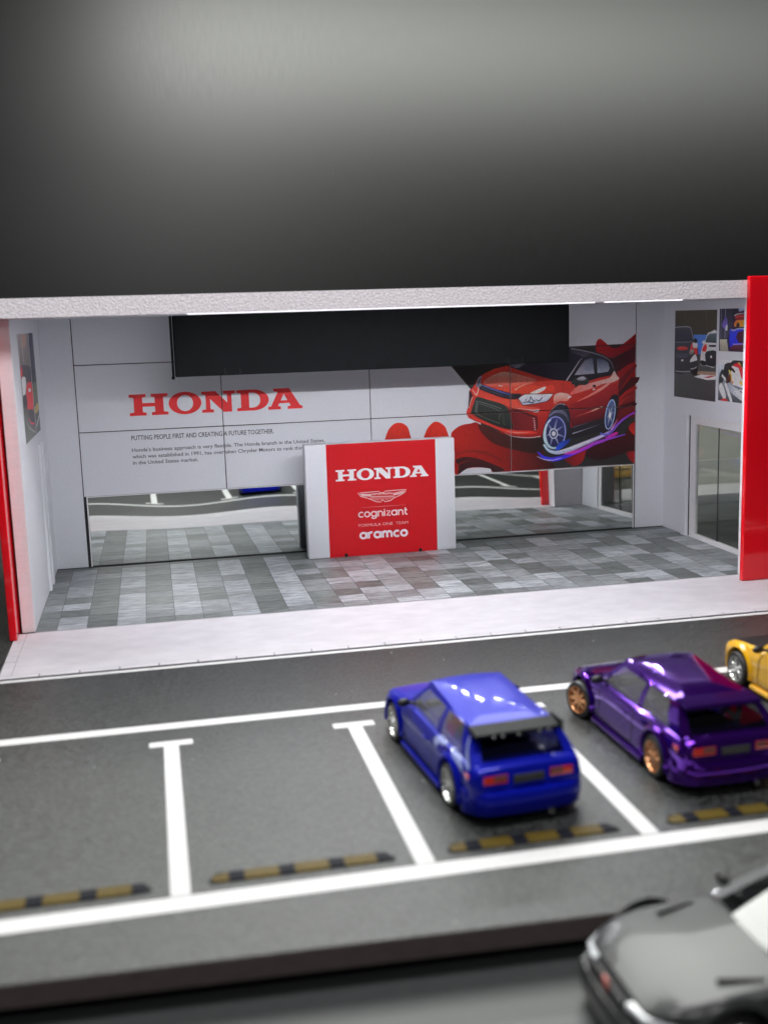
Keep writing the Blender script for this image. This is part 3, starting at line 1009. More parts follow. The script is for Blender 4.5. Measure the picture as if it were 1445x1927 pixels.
for i in range(6):
    L_(A_((1170 + i * 4, 985 + i * 30), (1192 + i * 2, 1000 + i * 30)), 1.8 + i * .12, (176, 160, 166), taper=(.6, 1))
L_(A_((880, 845), (1040, 862), (1160, 880), (1258, 878)), 2.6, (226, 120, 108), (244, 214, 206), taper=(.2, 1))
L_(A_((1170, 908), (1240, 902)), 1.8, (240, 190, 182), taper=(.2, 1))
P_(A_((290, 930), (400, 990), (560, 1055), (700, 1112), (860, 1152), (1130, 1160), (1228, 1190), (1100, 1206), (860, 1202), (640, 1110), (400, 1016)), (214, 52, 42), (206, 44, 36), dir=(1, 0))
L_(A_((800, 1160), (950, 1185), (1120, 1180)), 1.8, (236, 120, 104), taper=(.2, .2), mid=1.2)
L_(A_((780, 1178), (880, 1232), (1100, 1254), (1268, 1236)), 1.7, (120, 110, 108), (190, 186, 186), taper=(.4, .7), mid=1)
hl = A_((968, 722), (1010, 690), (1060, 662), (1200, 660), (1440, 656), (1400, 720), (1350, 762), (1200, 792), (1030, 812))
P_(hl, (150, 152, 172), (216, 218, 234), dir=(0, 1), sm=0)
pr.stroke(hl, 1.3 * k, (26, 28, 32), closed=True)
for ps in (((1135, 692), (1125, 740), (1100, 768)), ((1135, 692), (1165, 742), (1200, 758)), ((1205, 735), (1250, 752), (1295, 706)), ((1030, 780), (1090, 768), (1180, 778)), ((1060, 745), (1085, 735))):
    L_(A_(*ps), 2.4, (34, 38, 56), taper=(.6, 1))
P_(A_((398, 562), (408, 490), (440, 432), (474, 420), (455, 500), (480, 542), (430, 566)), (90, 92, 108), (150, 150, 166))
L_(A_((420, 540), (440, 480), (462, 440)), 2, (36, 36, 46))
P_(A_((305, 612), (352, 672), (335, 710), (312, 800), (292, 835), (300, 720)), (48, 18, 30))
L_(A_((345, 600), (372, 640), (402, 672), (425, 610), (432, 570)), 2, (236, 180, 174), taper=(.4, .8))
L_(A_((300, 850), (318, 780), (345, 700)), 1.8, (234, 170, 164), taper=(.3, .8))
# sills and wheels
P_(B_((430, 1440), (440, 1290), (480, 1320), (870, 1190), (900, 1180), (910, 1330), (800, 1370), (560, 1440)), (22, 20, 26), (32, 28, 34))
L_(B_((480, 1312), (620, 1268), (785, 1208)), 2.6, (70, 70, 88), (36, 34, 42), taper=(1, .2))
L_(B_((470, 1396), (620, 1348), (830, 1272)), 2.6, (150, 150, 166), (60, 58, 70), taper=(.8, .3))
P_(B_((60, 1460), (95, 1310), (140, 1190), (200, 1070), (290, 996), (375, 1006), (428, 1100), (442, 1300), (424, 1440), (340, 1520), (240, 1640), (120, 1600)), (16, 17, 22), (30, 34, 44), dir=(0, 1))
L_(B_((150, 1150), (205, 1065), (290, 998), (370, 1010)), 2.2, (64, 62, 66), (150, 146, 150), taper=(.4, .8))


def ell(cx, cy, rx, ry, tilt, a0=0, a1=360, n=36):
    ct, s_ = math.cos(R(tilt)), math.sin(R(tilt))
    return [(cx + rx * math.cos(R(a0 + (a1 - a0) * i / n)) * ct - ry * math.sin(R(a0 + (a1 - a0) * i / n)) * s_, cy + rx * math.cos(R(a0 + (a1 - a0) * i / n)) * s_ + ry * math.sin(R(a0 + (a1 - a0) * i / n)) * ct) for i in range(n)]


P_(B_(*ell(240, 1375, 165, 265, 8)), (20, 21, 30), (36, 40, 56), sm=0)
L_(B_(*ell(255, 1330, 160, 240, 12, 215, 340, 14)), 6, (100, 104, 130), (52, 54, 66), taper=(.3, .4), mid=1.4)
P_(B_(*ell(228, 1385, 138, 208, 6)), (22, 24, 60), (40, 46, 92), sm=0)
pr.stroke(B_(*ell(232, 1385, 142, 214, 6)), 2.6 * k, (120, 128, 226), closed=True)
L_(B_(*ell(225, 1390, 128, 200, 6, 70, 250, 20)), 5.4, (150, 176, 226), (168, 176, 220), taper=(.5, .4), mid=1.3)
for ex, ey in ((338, 1298), (262, 1196), (140, 1262), (112, 1430), (170, 1560), (290, 1560), (356, 1440)):
    L_(B_((216, 1395), ((216 + ex) / 2, (1395 + ey) / 2 - 6), (ex, ey)), 4.4, (150, 156, 196), (60, 66, 116), taper=(1.2, .5))
P_(B_(*ell(214, 1396, 60, 74, 0)), (60, 64, 96), (84, 90, 124), sm=0)
pr.stroke(B_(*ell(214, 1396, 52, 64, 0)), 1.8 * k, (176, 182, 214), closed=True)
P_(B_(*ell(216, 1398, 24, 30, 0)), (196, 198, 220), sm=0)
P_(B_((260, 1560), (330, 1500), (440, 1470), (400, 1530), (310, 1600), (250, 1620)), (30, 70, 190), (26, 40, 110), dir=(1, 1))
P_(B_((890, 1180), (935, 1010), (1000, 885), (1060, 880), (1088, 960), (1070, 1120), (1020, 1300), (960, 1380), (905, 1330)), (18, 18, 24), (30, 28, 34))
P_(B_(*ell(972, 1140, 58, 196, 9)), (34, 44, 84), (70, 86, 128), sm=0)
pr.stroke(B_(*ell(972, 1140, 60, 198, 9)), 2.2 * k, (140, 156, 204), closed=True)
for ex, ey in ((1010, 1000), (1022, 1100), (1000, 1250), (940, 1290), (925, 1180), (950, 1020)):
    L_(B_((968, 1150), (ex, ey)), 2.6, (170, 176, 206), (70, 80, 120), taper=(1.2, .5))
P_(B_(*ell(968, 1150, 18, 40, 8)), (206, 196, 206), sm=0)
# swirls of light
L_(B_((0, 1640), (80, 1712), (200, 1742), (340, 1712), (520, 1650), (640, 1600)), 6.5, (36, 36, 190), (60, 40, 190), taper=(.3, .2), mid=1.5)
L_(B_((-10, 1700), (90, 1742), (200, 1752), (330, 1716)), 2.2, (150, 140, 226), taper=(.3, .3), mid=1.4)
L_(B_((360, 1660), (500, 1640), (640, 1590), (780, 1520), (980, 1460), (1175, 1405)), 6.0, (196, 40, 130), (110, 60, 210), taper=(.9, .2), mid=1.2)
L_(B_((420, 1690), (560, 1640), (720, 1560), (900, 1500)), 2.6, (130, 40, 210), taper=(.3, .3), mid=1.4)
L_(B_((80, 1540), (150, 1622), (260, 1650), (400, 1618), (560, 1555), (740, 1480), (900, 1410), (985, 1360)), 9.0, (150, 170, 220), (150, 130, 226), taper=(.4, .5), mid=1.1)
L_(B_((300, 1625), (480, 1580), (680, 1500), (880, 1425)), 4.0, (226, 224, 244), (200, 196, 240), taper=(.3, .2), mid=1.4)
L_(B_((840, 1385), (880, 1408), (950, 1400), (1020, 1330), (1110, 1235), (1220, 1155), (1340, 1092)), 4.4, (70, 90, 220), (130, 36, 150), taper=(.4, .6), mid=1.4)
L_(B_((985, 1345), (1030, 1270), (1075, 1200)), 4.0, (196, 130, 200), (196, 60, 90), taper=(1, .2))
P_(B_((900, 1450), (990, 1400), (1060, 1372), (1075, 1395), (1030, 1425), (950, 1455)), (150, 30, 150), (196, 30, 130), dir=(1, 0))
mcuts = [(0, x - 20, jw) for x in JX[1:4]] + [(2, z, jw) for z in JZ]
pr.build('car_print', M['print'], mural, mcuts)

# ------------------------------------------------------------------ posters on the side walls
def poster(name, label, axis_x, corners, paint, gain=2.0):
    """corners: (y_far, y_near, z0, z1) on the side wall; paint(pr) draws traced shapes"""
    y1, y0, z0, z1 = corners
    s = -1 if axis_x > 10 else 1
    xin = axis_x - (.012 if s < 0 else -.012)
    t = thing(name, label, 'poster', (xin, (y0 + y1) / 2, z0), 0, 'printed pictures on the side walls')
    bm = B(*sorted((s * .0005, s * .014)), y0 - (y0 + y1) / 2, y1 - (y0 + y1) / 2, 0, z1 - z0)
    obj('sheet', bm, M['desk_white'], t)
    pr_ = Print(lambda a, b, d: Vector((s * (.0145 + d), a - (y0 + y1) / 2, b - z0)), gain, step=.0006, lift=.001)
    TX = lambda u, v: on_plane(u, v, 0, xin)

    def clamp(pts):
        return [(min(max(p[0], y0 + .02), y1 - .02), min(max(p[1], z0 + .02), z1 - .02)) for p in pts]

    class Q:
        def poly(self, pts, c, c2=None, dir=(0, 1), sm=2, raw=False):
            ps = pts if raw else [TX(*p) for p in pts]
            if sm:
                ps = smooth(ps, sm)
            pr_.poly(clamp(ps), c, c2, dir)

        def line(self, pts, w, c, c2=None, **kw):
            pr_.stroke(clamp(smooth_line([TX(*p) for p in pts])), w * .022, c, c2, **kw)

        def fill(self, c, c2=None, za=None, zb=None):
            pr_.poly([(y0 + .02, za if za is not None else z0 + .02), (y1 - .02, za if za is not None else z0 + .02), (y1 - .02, zb if zb is not None else z1 - .02), (y0 + .02, zb if zb is not None else z1 - .02)], c, c2)
    q = Q()
    paint(q, pr_)
    pr_.build('picture', M['print'], t)
    return t


def paint_race(q, p):
    Z = lambda *ps: [(1265 + x * .10373, 570 + y * .10373) for x, y in ps]
    q.fill((52, 52, 54), (60, 60, 62))
    q.poly(Z((20, 100), (860, 60), (860, 600), (20, 640)), (46, 42, 34), (58, 52, 36), sm=0)
    for x in (235, 615):
        q.line(Z((x, 120), (x + 2, 580)), .6, (96, 92, 78))
    q.poly(Z((385, 575), (860, 580), (860, 930), (390, 930)), (54, 92, 190), (66, 108, 210), sm=0)
    q.poly(Z((20, 940), (860, 930), (860, 1780), (20, 1760)), (46, 47, 48), (66, 66, 66), dir=(0, 1), sm=0)
    q.poly(Z((470, 1240), (780, 1250), (860, 1270), (860, 1330), (640, 1310), (450, 1290)), (136, 106, 84), (110, 96, 84))
    q.poly(Z((390, 1340), (520, 1300), (860, 1330), (860, 1400), (640, 1400)), (206, 200, 200), sm=0)
    q.poly(Z((560, 1352), (700, 1322), (780, 1330), (650, 1362)), (140, 26, 40), sm=0)
    # white car, further off
    q.poly(Z((515, 1120), (520, 900), (560, 760), (600, 680), (640, 560), (690, 528), (860, 520), (860, 1140), (620, 1140)), (200, 202, 206), (226, 228, 230))
    q.poly(Z((600, 715), (630, 610), (670, 560), (860, 550), (860, 730)), (44, 52, 58), (76, 88, 92), sm=0)
    q.poly(Z((620, 880), (860, 880), (860, 1140), (640, 1140), (600, 1000)), (22, 24, 28), (40, 42, 48))
    q.poly(Z((540, 870), (560, 800), (610, 740), (630, 800), (610, 880)), (190, 44, 40))
    q.poly(Z((660, 770), (700, 762), (800, 766), (780, 800), (680, 796)), (26, 28, 32))
    q.poly(Z((540, 700), (600, 680), (600, 720), (560, 742)), (210, 210, 216))
    q.poly(Z((520, 1040), (600, 1060), (640, 1120), (560, 1140), (515, 1100)), (16, 16, 18))
    q.poly(Z((690, 960), (720, 950), (725, 1000), (690, 1000)), (206, 206, 210), sm=0)
    # dark car in front
    q.poly(Z((20, 1270), (20, 440), (150, 425), (310, 432), (350, 480), (385, 640), (440, 720), (470, 860), (460, 1240), (380, 1300), (320, 1240)), (26, 26, 30), (58, 58, 66))
    q.poly(Z((50, 700), (55, 500), (320, 490), (372, 690)), (34, 34, 46), (50, 48, 62), sm=0)
    L = q.line
    L(Z((50, 445), (200, 432), (315, 440), (352, 500), (385, 660)), 1.6, (140, 138, 148))
    L(Z((60, 712), (240, 712), (360, 700)), 1.0, (110, 110, 118))
    q.poly(Z((105, 800), (260, 795), (272, 850), (110, 856)), (160, 40, 40), (190, 56, 50))
    for x in (140, 175, 205, 240):
        L(Z((x, 800), (x - 4, 852)), .8, (60, 20, 22))
    q.poly(Z((330, 860), (345, 760), (375, 720), (380, 830)), (190, 46, 40))
    q.poly(Z((375, 720), (460, 730), (455, 830), (390, 820)), (206, 206, 208))
    q.poly(Z((395, 830), (450, 820), (465, 930), (420, 930)), (180, 40, 38))
    q.poly(Z((310, 940), (330, 860), (400, 850), (380, 930)), (70, 66, 64), (150, 140, 130))
    q.poly(Z((320, 1075), (360, 990), (425, 930), (460, 1030), (420, 1050)), (200, 200, 200), (224, 224, 224))
    q.poly(Z((400, 660), (430, 640), (462, 680), (440, 730), (405, 716)), (20, 24, 26))
    q.poly(Z((90, 920), (290, 915), (280, 980), (100, 990)), (62, 62, 76), (50, 50, 60))
    q.poly(Z((165, 1030), (205, 1020), (208, 1055), (168, 1058)), (200, 200, 204), sm=0)
    L(Z((60, 1235), (200, 1248), (325, 1238)), 1.8, (130, 130, 130))
    L(Z((340, 1195), (400, 1190), (445, 1160)), 1.8, (150, 150, 154))
    q.poly(Z((340, 1240), (460, 1190), (455, 1290), (380, 1310)), (12, 12, 14))


def paint_night(q, p):
    Z = lambda *ps: [(1345 + x * .10376, 570 + y * .10376) for x, y in ps]
    q.fill((26, 26, 34))
    q.poly(Z((90, 660), (250, 660), (250, 880), (90, 880)), (120, 118, 104), (160, 158, 142), sm=0)
    q.poly(Z((90, 100), (320, 90), (330, 400), (250, 640), (90, 660)), (60, 60, 72), (34, 34, 48), sm=0)
    for x, c in ((120, (96, 96, 120)), (195, (130, 128, 150)), (160, (16, 16, 24))):
        q.line(Z((x, 110), (x - 14, 640)), 1.6, c)
    q.poly(Z((130, 400), (200, 240), (235, 370), (215, 500), (180, 480)), (110, 92, 170), (70, 60, 130))
    q.poly(Z((190, 490), (205, 400), (232, 410), (225, 500)), (206, 206, 224))
    q.poly(Z((430, 90), (700, 80), (700, 180), (440, 160)), (110, 120, 160), (140, 150, 190), sm=0)
    q.poly(Z((245, 860), (265, 500), (330, 380), (350, 200), (480, 150), (760, 130), (760, 880)), (24, 26, 70), (50, 20, 40))
    q.poly(Z((370, 250), (440, 190), (760, 180), (760, 300), (420, 310)), (120, 20, 30), (80, 18, 30))
    q.line(Z((355, 230), (440, 198), (600, 190)), 2.2, (196, 190, 190), (90, 80, 90))
    q.line(Z((370, 270), (440, 240), (560, 250)), 2.6, (226, 60, 40), (190, 40, 40))
    q.poly(Z((355, 430), (375, 330), (450, 310), (740, 320), (740, 420), (560, 430)), (250, 210, 50), (220, 90, 30), dir=(1, 1))
    q.poly(Z((390, 430), (410, 360), (440, 370), (450, 430)), (30, 18, 26))
    q.poly(Z((270, 500), (330, 480), (760, 450), (760, 750), (400, 760), (280, 800)), (30, 34, 210), (46, 56, 190))
    q.poly(Z((420, 530), (760, 490), (760, 730), (430, 720)), (50, 18, 36), (70, 26, 40))
    q.line(Z((300, 480), (350, 500), (420, 470), (540, 470)), 2.0, (140, 150, 230))
    q.line(Z((330, 750), (480, 745), (620, 745)), 1.4, (150, 140, 220))
    q.poly(Z((330, 770), (760, 760), (760, 870), (300, 870)), (40, 20, 30), (90, 40, 60))


def paint_bike(q, p):
    Z = lambda *ps: [(1345 + x * .10376, 570 + y * .10376) for x, y in ps]
    q.fill((44, 50, 56), (150, 164, 190))
    q.poly(Z((70, 1020), (330, 1020), (200, 1180), (80, 1260)), (150, 160, 196), (180, 190, 220))
    q.poly(Z((160, 1300), (180, 1110), (290, 1080), (350, 1030), (560, 1030), (400, 1140), (260, 1240), (230, 1420)), (26, 30, 34), (40, 44, 46))
    q.poly(Z((80, 1320), (130, 1200), (170, 1260), (150, 1420), (80, 1480)), (40, 46, 50))
    q.poly(Z((300, 1180), (330, 1130), (440, 1080), (560, 1140), (720, 1180), (720, 1560), (560, 1560), (440, 1540), (320, 1480), (280, 1330)), (226, 226, 236), (210, 212, 226))
    q.poly(Z((320, 1140), (440, 1082), (560, 1200), (720, 1260), (720, 1440), (540, 1420), (470, 1330), (430, 1180)), (206, 52, 52), (190, 30, 44), dir=(1, 0))
    q.line(Z((430, 1086), (500, 1160), (560, 1250), (640, 1300)), 2.4, (250, 180, 50))
    q.poly(Z((450, 1090), (560, 1060), (720, 1070), (720, 1260), (560, 1230)), (34, 26, 22))
    q.poly(Z((240, 1210), (270, 1170), (320, 1180), (370, 1240), (350, 1270), (300, 1220), (280, 1260)), (34, 30, 26))
    q.line(Z((255, 1220), (290, 1290), (300, 1380), (330, 1460)), 4.6, (236, 170, 60), (206, 100, 40), taper=(.8, 1))
    q.poly(Z((200, 1460), (240, 1330), (280, 1280), (290, 1400), (270, 1440)), (40, 24, 20), (90, 40, 26))
    q.poly(Z((440, 1440), (520, 1420), (600, 1500), (720, 1520), (720, 1600), (560, 1560)), (206, 90, 34), (236, 150, 50), dir=(1, 0))
    q.poly(Z((300, 1480), (560, 1570), (720, 1600), (720, 1700), (420, 1620)), (50, 56, 66), (90, 96, 110))
    q.poly(Z((75, 1560), (90, 1470), (130, 1460), (200, 1660), (190, 1740), (150, 1730)), (220, 220, 226), (170, 174, 184))
    q.poly(Z((180, 1480), (220, 1470), (320, 1780), (280, 1790)), (210, 210, 218))
    q.poly(Z((230, 1480), (270, 1460), (560, 1700), (560, 1820), (360, 1680), (280, 1600)), (190, 194, 208), (130, 136, 150), dir=(1, 0))
    q.poly(Z((100, 1760), (180, 1730), (240, 1770), (160, 1790)), (190, 34, 36))
    q.line(Z((130, 1310), (200, 1390)), 5, (206, 210, 220))
    a, b = on_plane(1345 + 340 * .10376, 570 + 1660 * .10376, 0, 27.088), on_plane(1345 + 800 * .10376, 570 + 1800 * .10376, 0, 27.088)
    vs, fs = text2d('HONDA', .02)
    xa, xb = min(v[0] for v in vs), max(v[0] for v in vs)
    f = [(a[0] + (b[0] - a[0]) * (v[0] - xa) / (xb - xa), a[1] + (b[1] - a[1]) * (v[0] - xa) / (xb - xa) + v[1] * .42) for v in vs]
    f = [(max(p_[0], 2.62), p_[1]) for p_ in f]
    p.mesh2d(f, fs, (214, 216, 226))


def paint_left_a(q, p):
    Z = lambda *ps: [(20 + x * .1297, 615 + y * .1297) for x, y in ps]
    q.fill((66, 66, 62), (110, 104, 100))
    q.poly(Z((85, 110), (230, 90), (250, 520), (130, 540)), (96, 88, 82), (130, 120, 122), sm=0)
    q.line(Z((150, 130), (190, 520)), 4, (176, 176, 190))
    q.poly(Z((160, 120), (205, 110), (215, 260), (180, 300)), (150, 120, 106))
    q.poly(Z((130, 600), (160, 560), (240, 560), (290, 600), (300, 800), (160, 760)), (40, 40, 50), (60, 50, 56))
    q.poly(Z((135, 680), (150, 560), (170, 640), (165, 740)), (180, 34, 40))
    q.poly(Z((160, 740), (215, 740), (215, 960), (180, 1000), (165, 860)), (196, 186, 180))
    q.poly(Z((230, 860), (300, 810), (330, 1160), (290, 1230), (240, 1180)), (190, 36, 44), (170, 24, 34))
    q.poly(Z((255, 895), (290, 895), (290, 945), (258, 945)), (230, 220, 220), sm=0)
    q.poly(Z((180, 1010), (230, 1000), (240, 1190), (195, 1200)), (40, 40, 42))
    q.poly(Z((190, 1200), (250, 1190), (290, 1420), (370, 1520), (240, 1680)), (84, 86, 82), (64, 66, 62))
    q.poly(Z((250, 1210), (330, 1220), (350, 1420), (300, 1420)), (44, 42, 50))
    q.line(Z((265, 1330), (300, 1400), (340, 1400)), 3.6, (180, 50, 60))
    q.line(Z((210, 1300), (260, 1450), (350, 1530)), 1.6, (150, 150, 146))


def paint_left_b(q, p):
    Z = lambda *ps: [(20 + x * .1297, 615 + y * .1297) for x, y in ps]
    q.fill((70, 72, 66), (54, 54, 74))
    q.poly(Z((240, 90), (300, 90), (350, 640), (290, 700)), (50, 50, 70), (40, 40, 64), sm=0)
    q.line(Z((235, 100), (260, 160)), 4, (170, 170, 180))
    q.poly(Z((290, 640), (350, 640), (370, 820), (310, 830)), (30, 30, 40))
    q.poly(Z((310, 840), (375, 820), (390, 1060), (330, 1100)), (74, 80, 62))
    q.poly(Z((345, 1180), (395, 1090), (405, 1200), (360, 1260)), (150, 130, 66))
    q.line(Z((375, 1450), (415, 1280)), 3, (190, 192, 206))
    q.poly(Z((370, 1520), (430, 1300), (435, 1500), (385, 1560)), (70, 74, 72))


poster('poster', 'tall printed picture of a dark car ahead of a white car on a race track', XR, (8.88, 5.04, 6.22, 10.12), paint_race)
poster('poster', 'printed picture of a blue car with orange lights, partly behind the red plate', XR, (4.87, 1.6, 8.37, 10.15), paint_night)
poster('poster', 'printed picture of a white and red motorcycle tank below the blue car picture', XR, (4.85, 1.6, 6.31, 8.06), paint_bike)
poster('poster', 'narrow printed picture with a red racing car and standing crew, nearer the front', XL, (5.62, 1.95, 6.2, 10.02), paint_left_a)
poster('poster', 'narrow dark printed picture beside the back corner on the same wall as the red racer', XL, (7.4, 5.68, 6.2, 10.03), paint_left_b)

# made-up pale board, leaned back to catch light, seen only through the window
bm = bmesh.new()
prism(bm, [(22.5, -.78), (27.0, 4.6), (27.3, 4.4), (22.9, -.78)], 'x', 27.6, 46)
o = obj('board', bm, M['pale_board'])
tag(o, 'made-up pale grey board leaning back to catch light, seen through the side window', 'board')
o = obj('white_strip', B(27.0, 46, 19.0, 22.4, -0.78, -0.3), M['walk'])
tag(o, 'white foam strip lying before the pale board beyond the side window', 'strip')

# ------------------------------------------------------------------ cars
def paint(name, col, metal=0.0, rough=0.25, coat=1.0, spec=.5):
    m = material(name, col, rough, metal=metal, coat=coat, spec=spec, var=0.04, vscale=(20, 20, 20))
    nt = m.node_tree                      # the inside of the shell is unpainted black plastic
    bs = nt.nodes['Principled BSDF']
    bs2 = nt.nodes.new('ShaderNodeBsdfDiffuse'); bs2.inputs[0].default_value = (0.02, 0.02, 0.021, 1)
    ge = nt.nodes.new('ShaderNodeNewGeometry')
    mx = nt.nodes.new('ShaderNodeMixShader')
    nt.links.new(ge.outputs['Backfacing'], mx.inputs[0])
    nt.links.new(bs.outputs[0], mx.inputs[1]); nt.links.new(bs2.outputs[0], mx.inputs[2])
    nt.links.new(mx.outputs[0], nt.nodes['Material Output'].inputs[0])
    return m


M['tyre'] = material('tyre', (0.012, 0.012, 0.013), 0.55)
M['interior'] = material('interior', (0.05, 0.05, 0.052), 0.6)
M['seat_grey'] = material('seat_grey', (0.45, 0.47, 0.46), 0.5)
M['car_glass'] = glass('car_glass', (0.80, 0.81, 0.82), 0.07, 0.03, 0.16)
M['car_glass_dark'] = glass('car_glass_dark', (0.34, 0.35, 0.37), 0.06, 0.03)
M['screen_glass'] = glass('screen_glass', (0.3, 0.32, 0.33), 0.11, 0.03)
M['lamp_red'] = material('lamp_red', (0.85, 0.022, 0.006), 0.15, coat=.8, sss=.2)
M['lamp_clear'] = material('lamp_clear', (0.20, 0.07, 0.055), 0.12, coat=1)
M['headlamp'] = material('headlamp', (0.65, 0.68, 0.70), 0.1, coat=1)
M['amber'] = material('amber', (0.75, 0.10, 0.07), 0.25, coat=1)
M['rim_silver'] = material('rim_silver', (0.75, 0.76, 0.74), 0.22, metal=1)
M['rim_bronze'] = material('rim_bronze', (0.72, 0.36, 0.17), 0.28, metal=.85)
M['chrome'] = material('chrome', (0.8, 0.8, 0.8), 0.1, metal=1)
M['plate_dark'] = material('plate_dark', (0.03, 0.032, 0.03), 0.4)
M['decal_blue'] = material('decal_blue', (0.30, 0.36, 0.70), 0.3, coat=.6)


def loft(stations):
    bm = bmesh.new()
    rings = []
    for (y, hw, zb, zt) in stations:
        h = zt - zb
        half = [(.78, 0), (.94, .03), (.99, .14), (1.0, .36), (.985, .56), (1.0, .66), (.975, .84), (.93, .95), (.84, 1.0), (.45, 1.035)]
        pts = [(0, 0)] + half + [(0, 1.045)]
        ring = [bm.verts.new((px * hw, y, zb + pz * h)) for px, pz in pts] + [bm.verts.new((-px * hw, y, zb + pz * h)) for px, pz in reversed(half)]
        rings.append(ring)
    n = len(rings[0])
    for a, b in zip(rings, rings[1:]):
        for i in range(n):
            bm.faces.new((a[i], a[(i + 1) % n], b[(i + 1) % n], b[i]))
    bm.faces.new(rings[0])
    bm.faces.new(list(reversed(rings[-1])))
    bmesh.ops.recalc_face_normals(bm, faces=bm.faces)
    return bm


def interp_stations(st, n):
    out = []
    for i in range(len(st) - 1):
        for j in range(n):
            t = j / n
            p0, p1, p2, p3 = (Vector(st[min(max(i + k - 1, 0), len(st) - 1)]) if False else st[min(max(i + k - 1, 0), len(st) - 1)] for k in range(4))
            out.append(tuple(p1[q] + (p2[q] - p1[q]) * t for q in range(4)))
    out.append(st[-1])
    return out


def boolean_cut(bm, cutters):
    me = bpy.data.meshes.new('tmp')
    bm.to_mesh(me); bm.free()
    o = bpy.data.objects.new('tmp', me); COL.objects.link(o)
    cm = bpy.data.meshes.new('cut')
    cutters.to_mesh(cm); cutters.free()
    c = bpy.data.objects.new('cut', cm); COL.objects.link(c)
    md = o.modifiers.new('b', 'BOOLEAN')
    md.operation = 'DIFFERENCE'; md.object = c; md.solver = 'EXACT'
    bpy.context.view_layer.update()
    r = bpy.data.meshes.new_from_object(o.evaluated_get(bpy.context.evaluated_depsgraph_get()))
    bpy.data.objects.remove(o); bpy.data.objects.remove(c)
    out = bmesh.new()
    out.from_mesh(r)
    for m_ in (me, cm, r):
        bpy.data.meshes.remove(m_)
    return out


def lathe_x(bm, prof, x_sign, n=28):
    rings = []
    for x, r in prof:
        rings.append([bm.verts.new((x * x_sign, r * math.cos(2 * math.pi * i / n), r * math.sin(2 * math.pi * i / n))) for i in range(n)])
    for a, b in zip(rings, rings[1:]):
        for i in range(n):
            bm.faces.new((a[i], a[(i + 1) % n], b[(i + 1) % n], b[i]))
    return rings


def make_wheel(parent, x, y, r, w, rim_mat, sx, steer=0.0, spokes=6, rr=.74):
    W_ = bpy.data.objects.new('wheel', None)
    W_.empty_display_size = .2
    COL.objects.link(W_)
    W_.parent = parent
    W_.location = (x, y, r)
    W_.rotation_euler = (0, 0, steer)
    bm = bmesh.new()
    lathe_x(bm, [(-w / 2, r * .55), (-w / 2, r * .9), (-w / 2 + .04, r * .985), (-w * .2, r), (w * .2, r), (w / 2 - .04, r * .985), (w / 2, r * .93), (w / 2 + .004, r * rr), (w / 2 - .03, r * (rr - .03))], sx, 32)
    obj('tyre', bm, M['tyre'], W_, smooth=True, angle=50)
    bm = bmesh.new()
    R0 = r * rr
    lathe_x(bm, [(w / 2 + .008, R0), (w / 2 + .012, R0 * .93), (w / 2 - .05, R0 * .86), (w / 2 - .13, R0 * .8), (w / 2 - .13, .001)], sx, 32)
    for i in range(spokes):
        a = 2 * math.pi * i / spokes
        s = bmesh.new()
        box(s, w / 2 - .10, w / 2 - .015, -.045, .045, R0 * .1, R0 * .9, bev=.012)
        s.transform(Matrix.Rotation(a, 4, 'X'))
        if sx < 0:
            s.transform(Matrix.Scale(-1, 4, (1, 0, 0)))
        tmp = bpy.data.meshes.new('t'); s.to_mesh(tmp); s.free(); bm.from_mesh(tmp); bpy.data.meshes.remove(tmp)
    lathe_x(bm, [(w / 2 - .09, R0 * .24), (w / 2 - .005, R0 * .22), (w / 2 + .0, R0 * .12), (w / 2, .001)], sx, 16)
    obj('rim', bm, rim_mat, W_, smooth=True, angle=40)
    return W_


def superloop(cx, y0, y1, hwf, hwr, bulge_f, bulge_r, nf, ns):
    """outline of the cabin at one level, counter-clockwise from the front left corner: front, right side, rear, left side"""
    pts = []
    for i in range(nf):
        t = i / nf
        s = -1 + 2 * t
        pts.append((s * hwf, y0 + bulge_f * (1 - s * s)))
    for i in range(ns):
        t = i / ns
        pts.append((hwf + (hwr - hwf) * t + .03 * math.sin(math.pi * t), y0 + (y1 - y0) * t))
    for i in range(nf):
        t = i / nf
        s = 1 - 2 * t
        pts.append((s * hwr, y1 - bulge_r * (1 - s * s)))
    for i in range(ns):
        t = i / ns
        pts.append((-(hwr + (hwf - hwr) * t + .03 * math.sin(math.pi * t)), y1 + (y0 - y1) * t))
    return pts


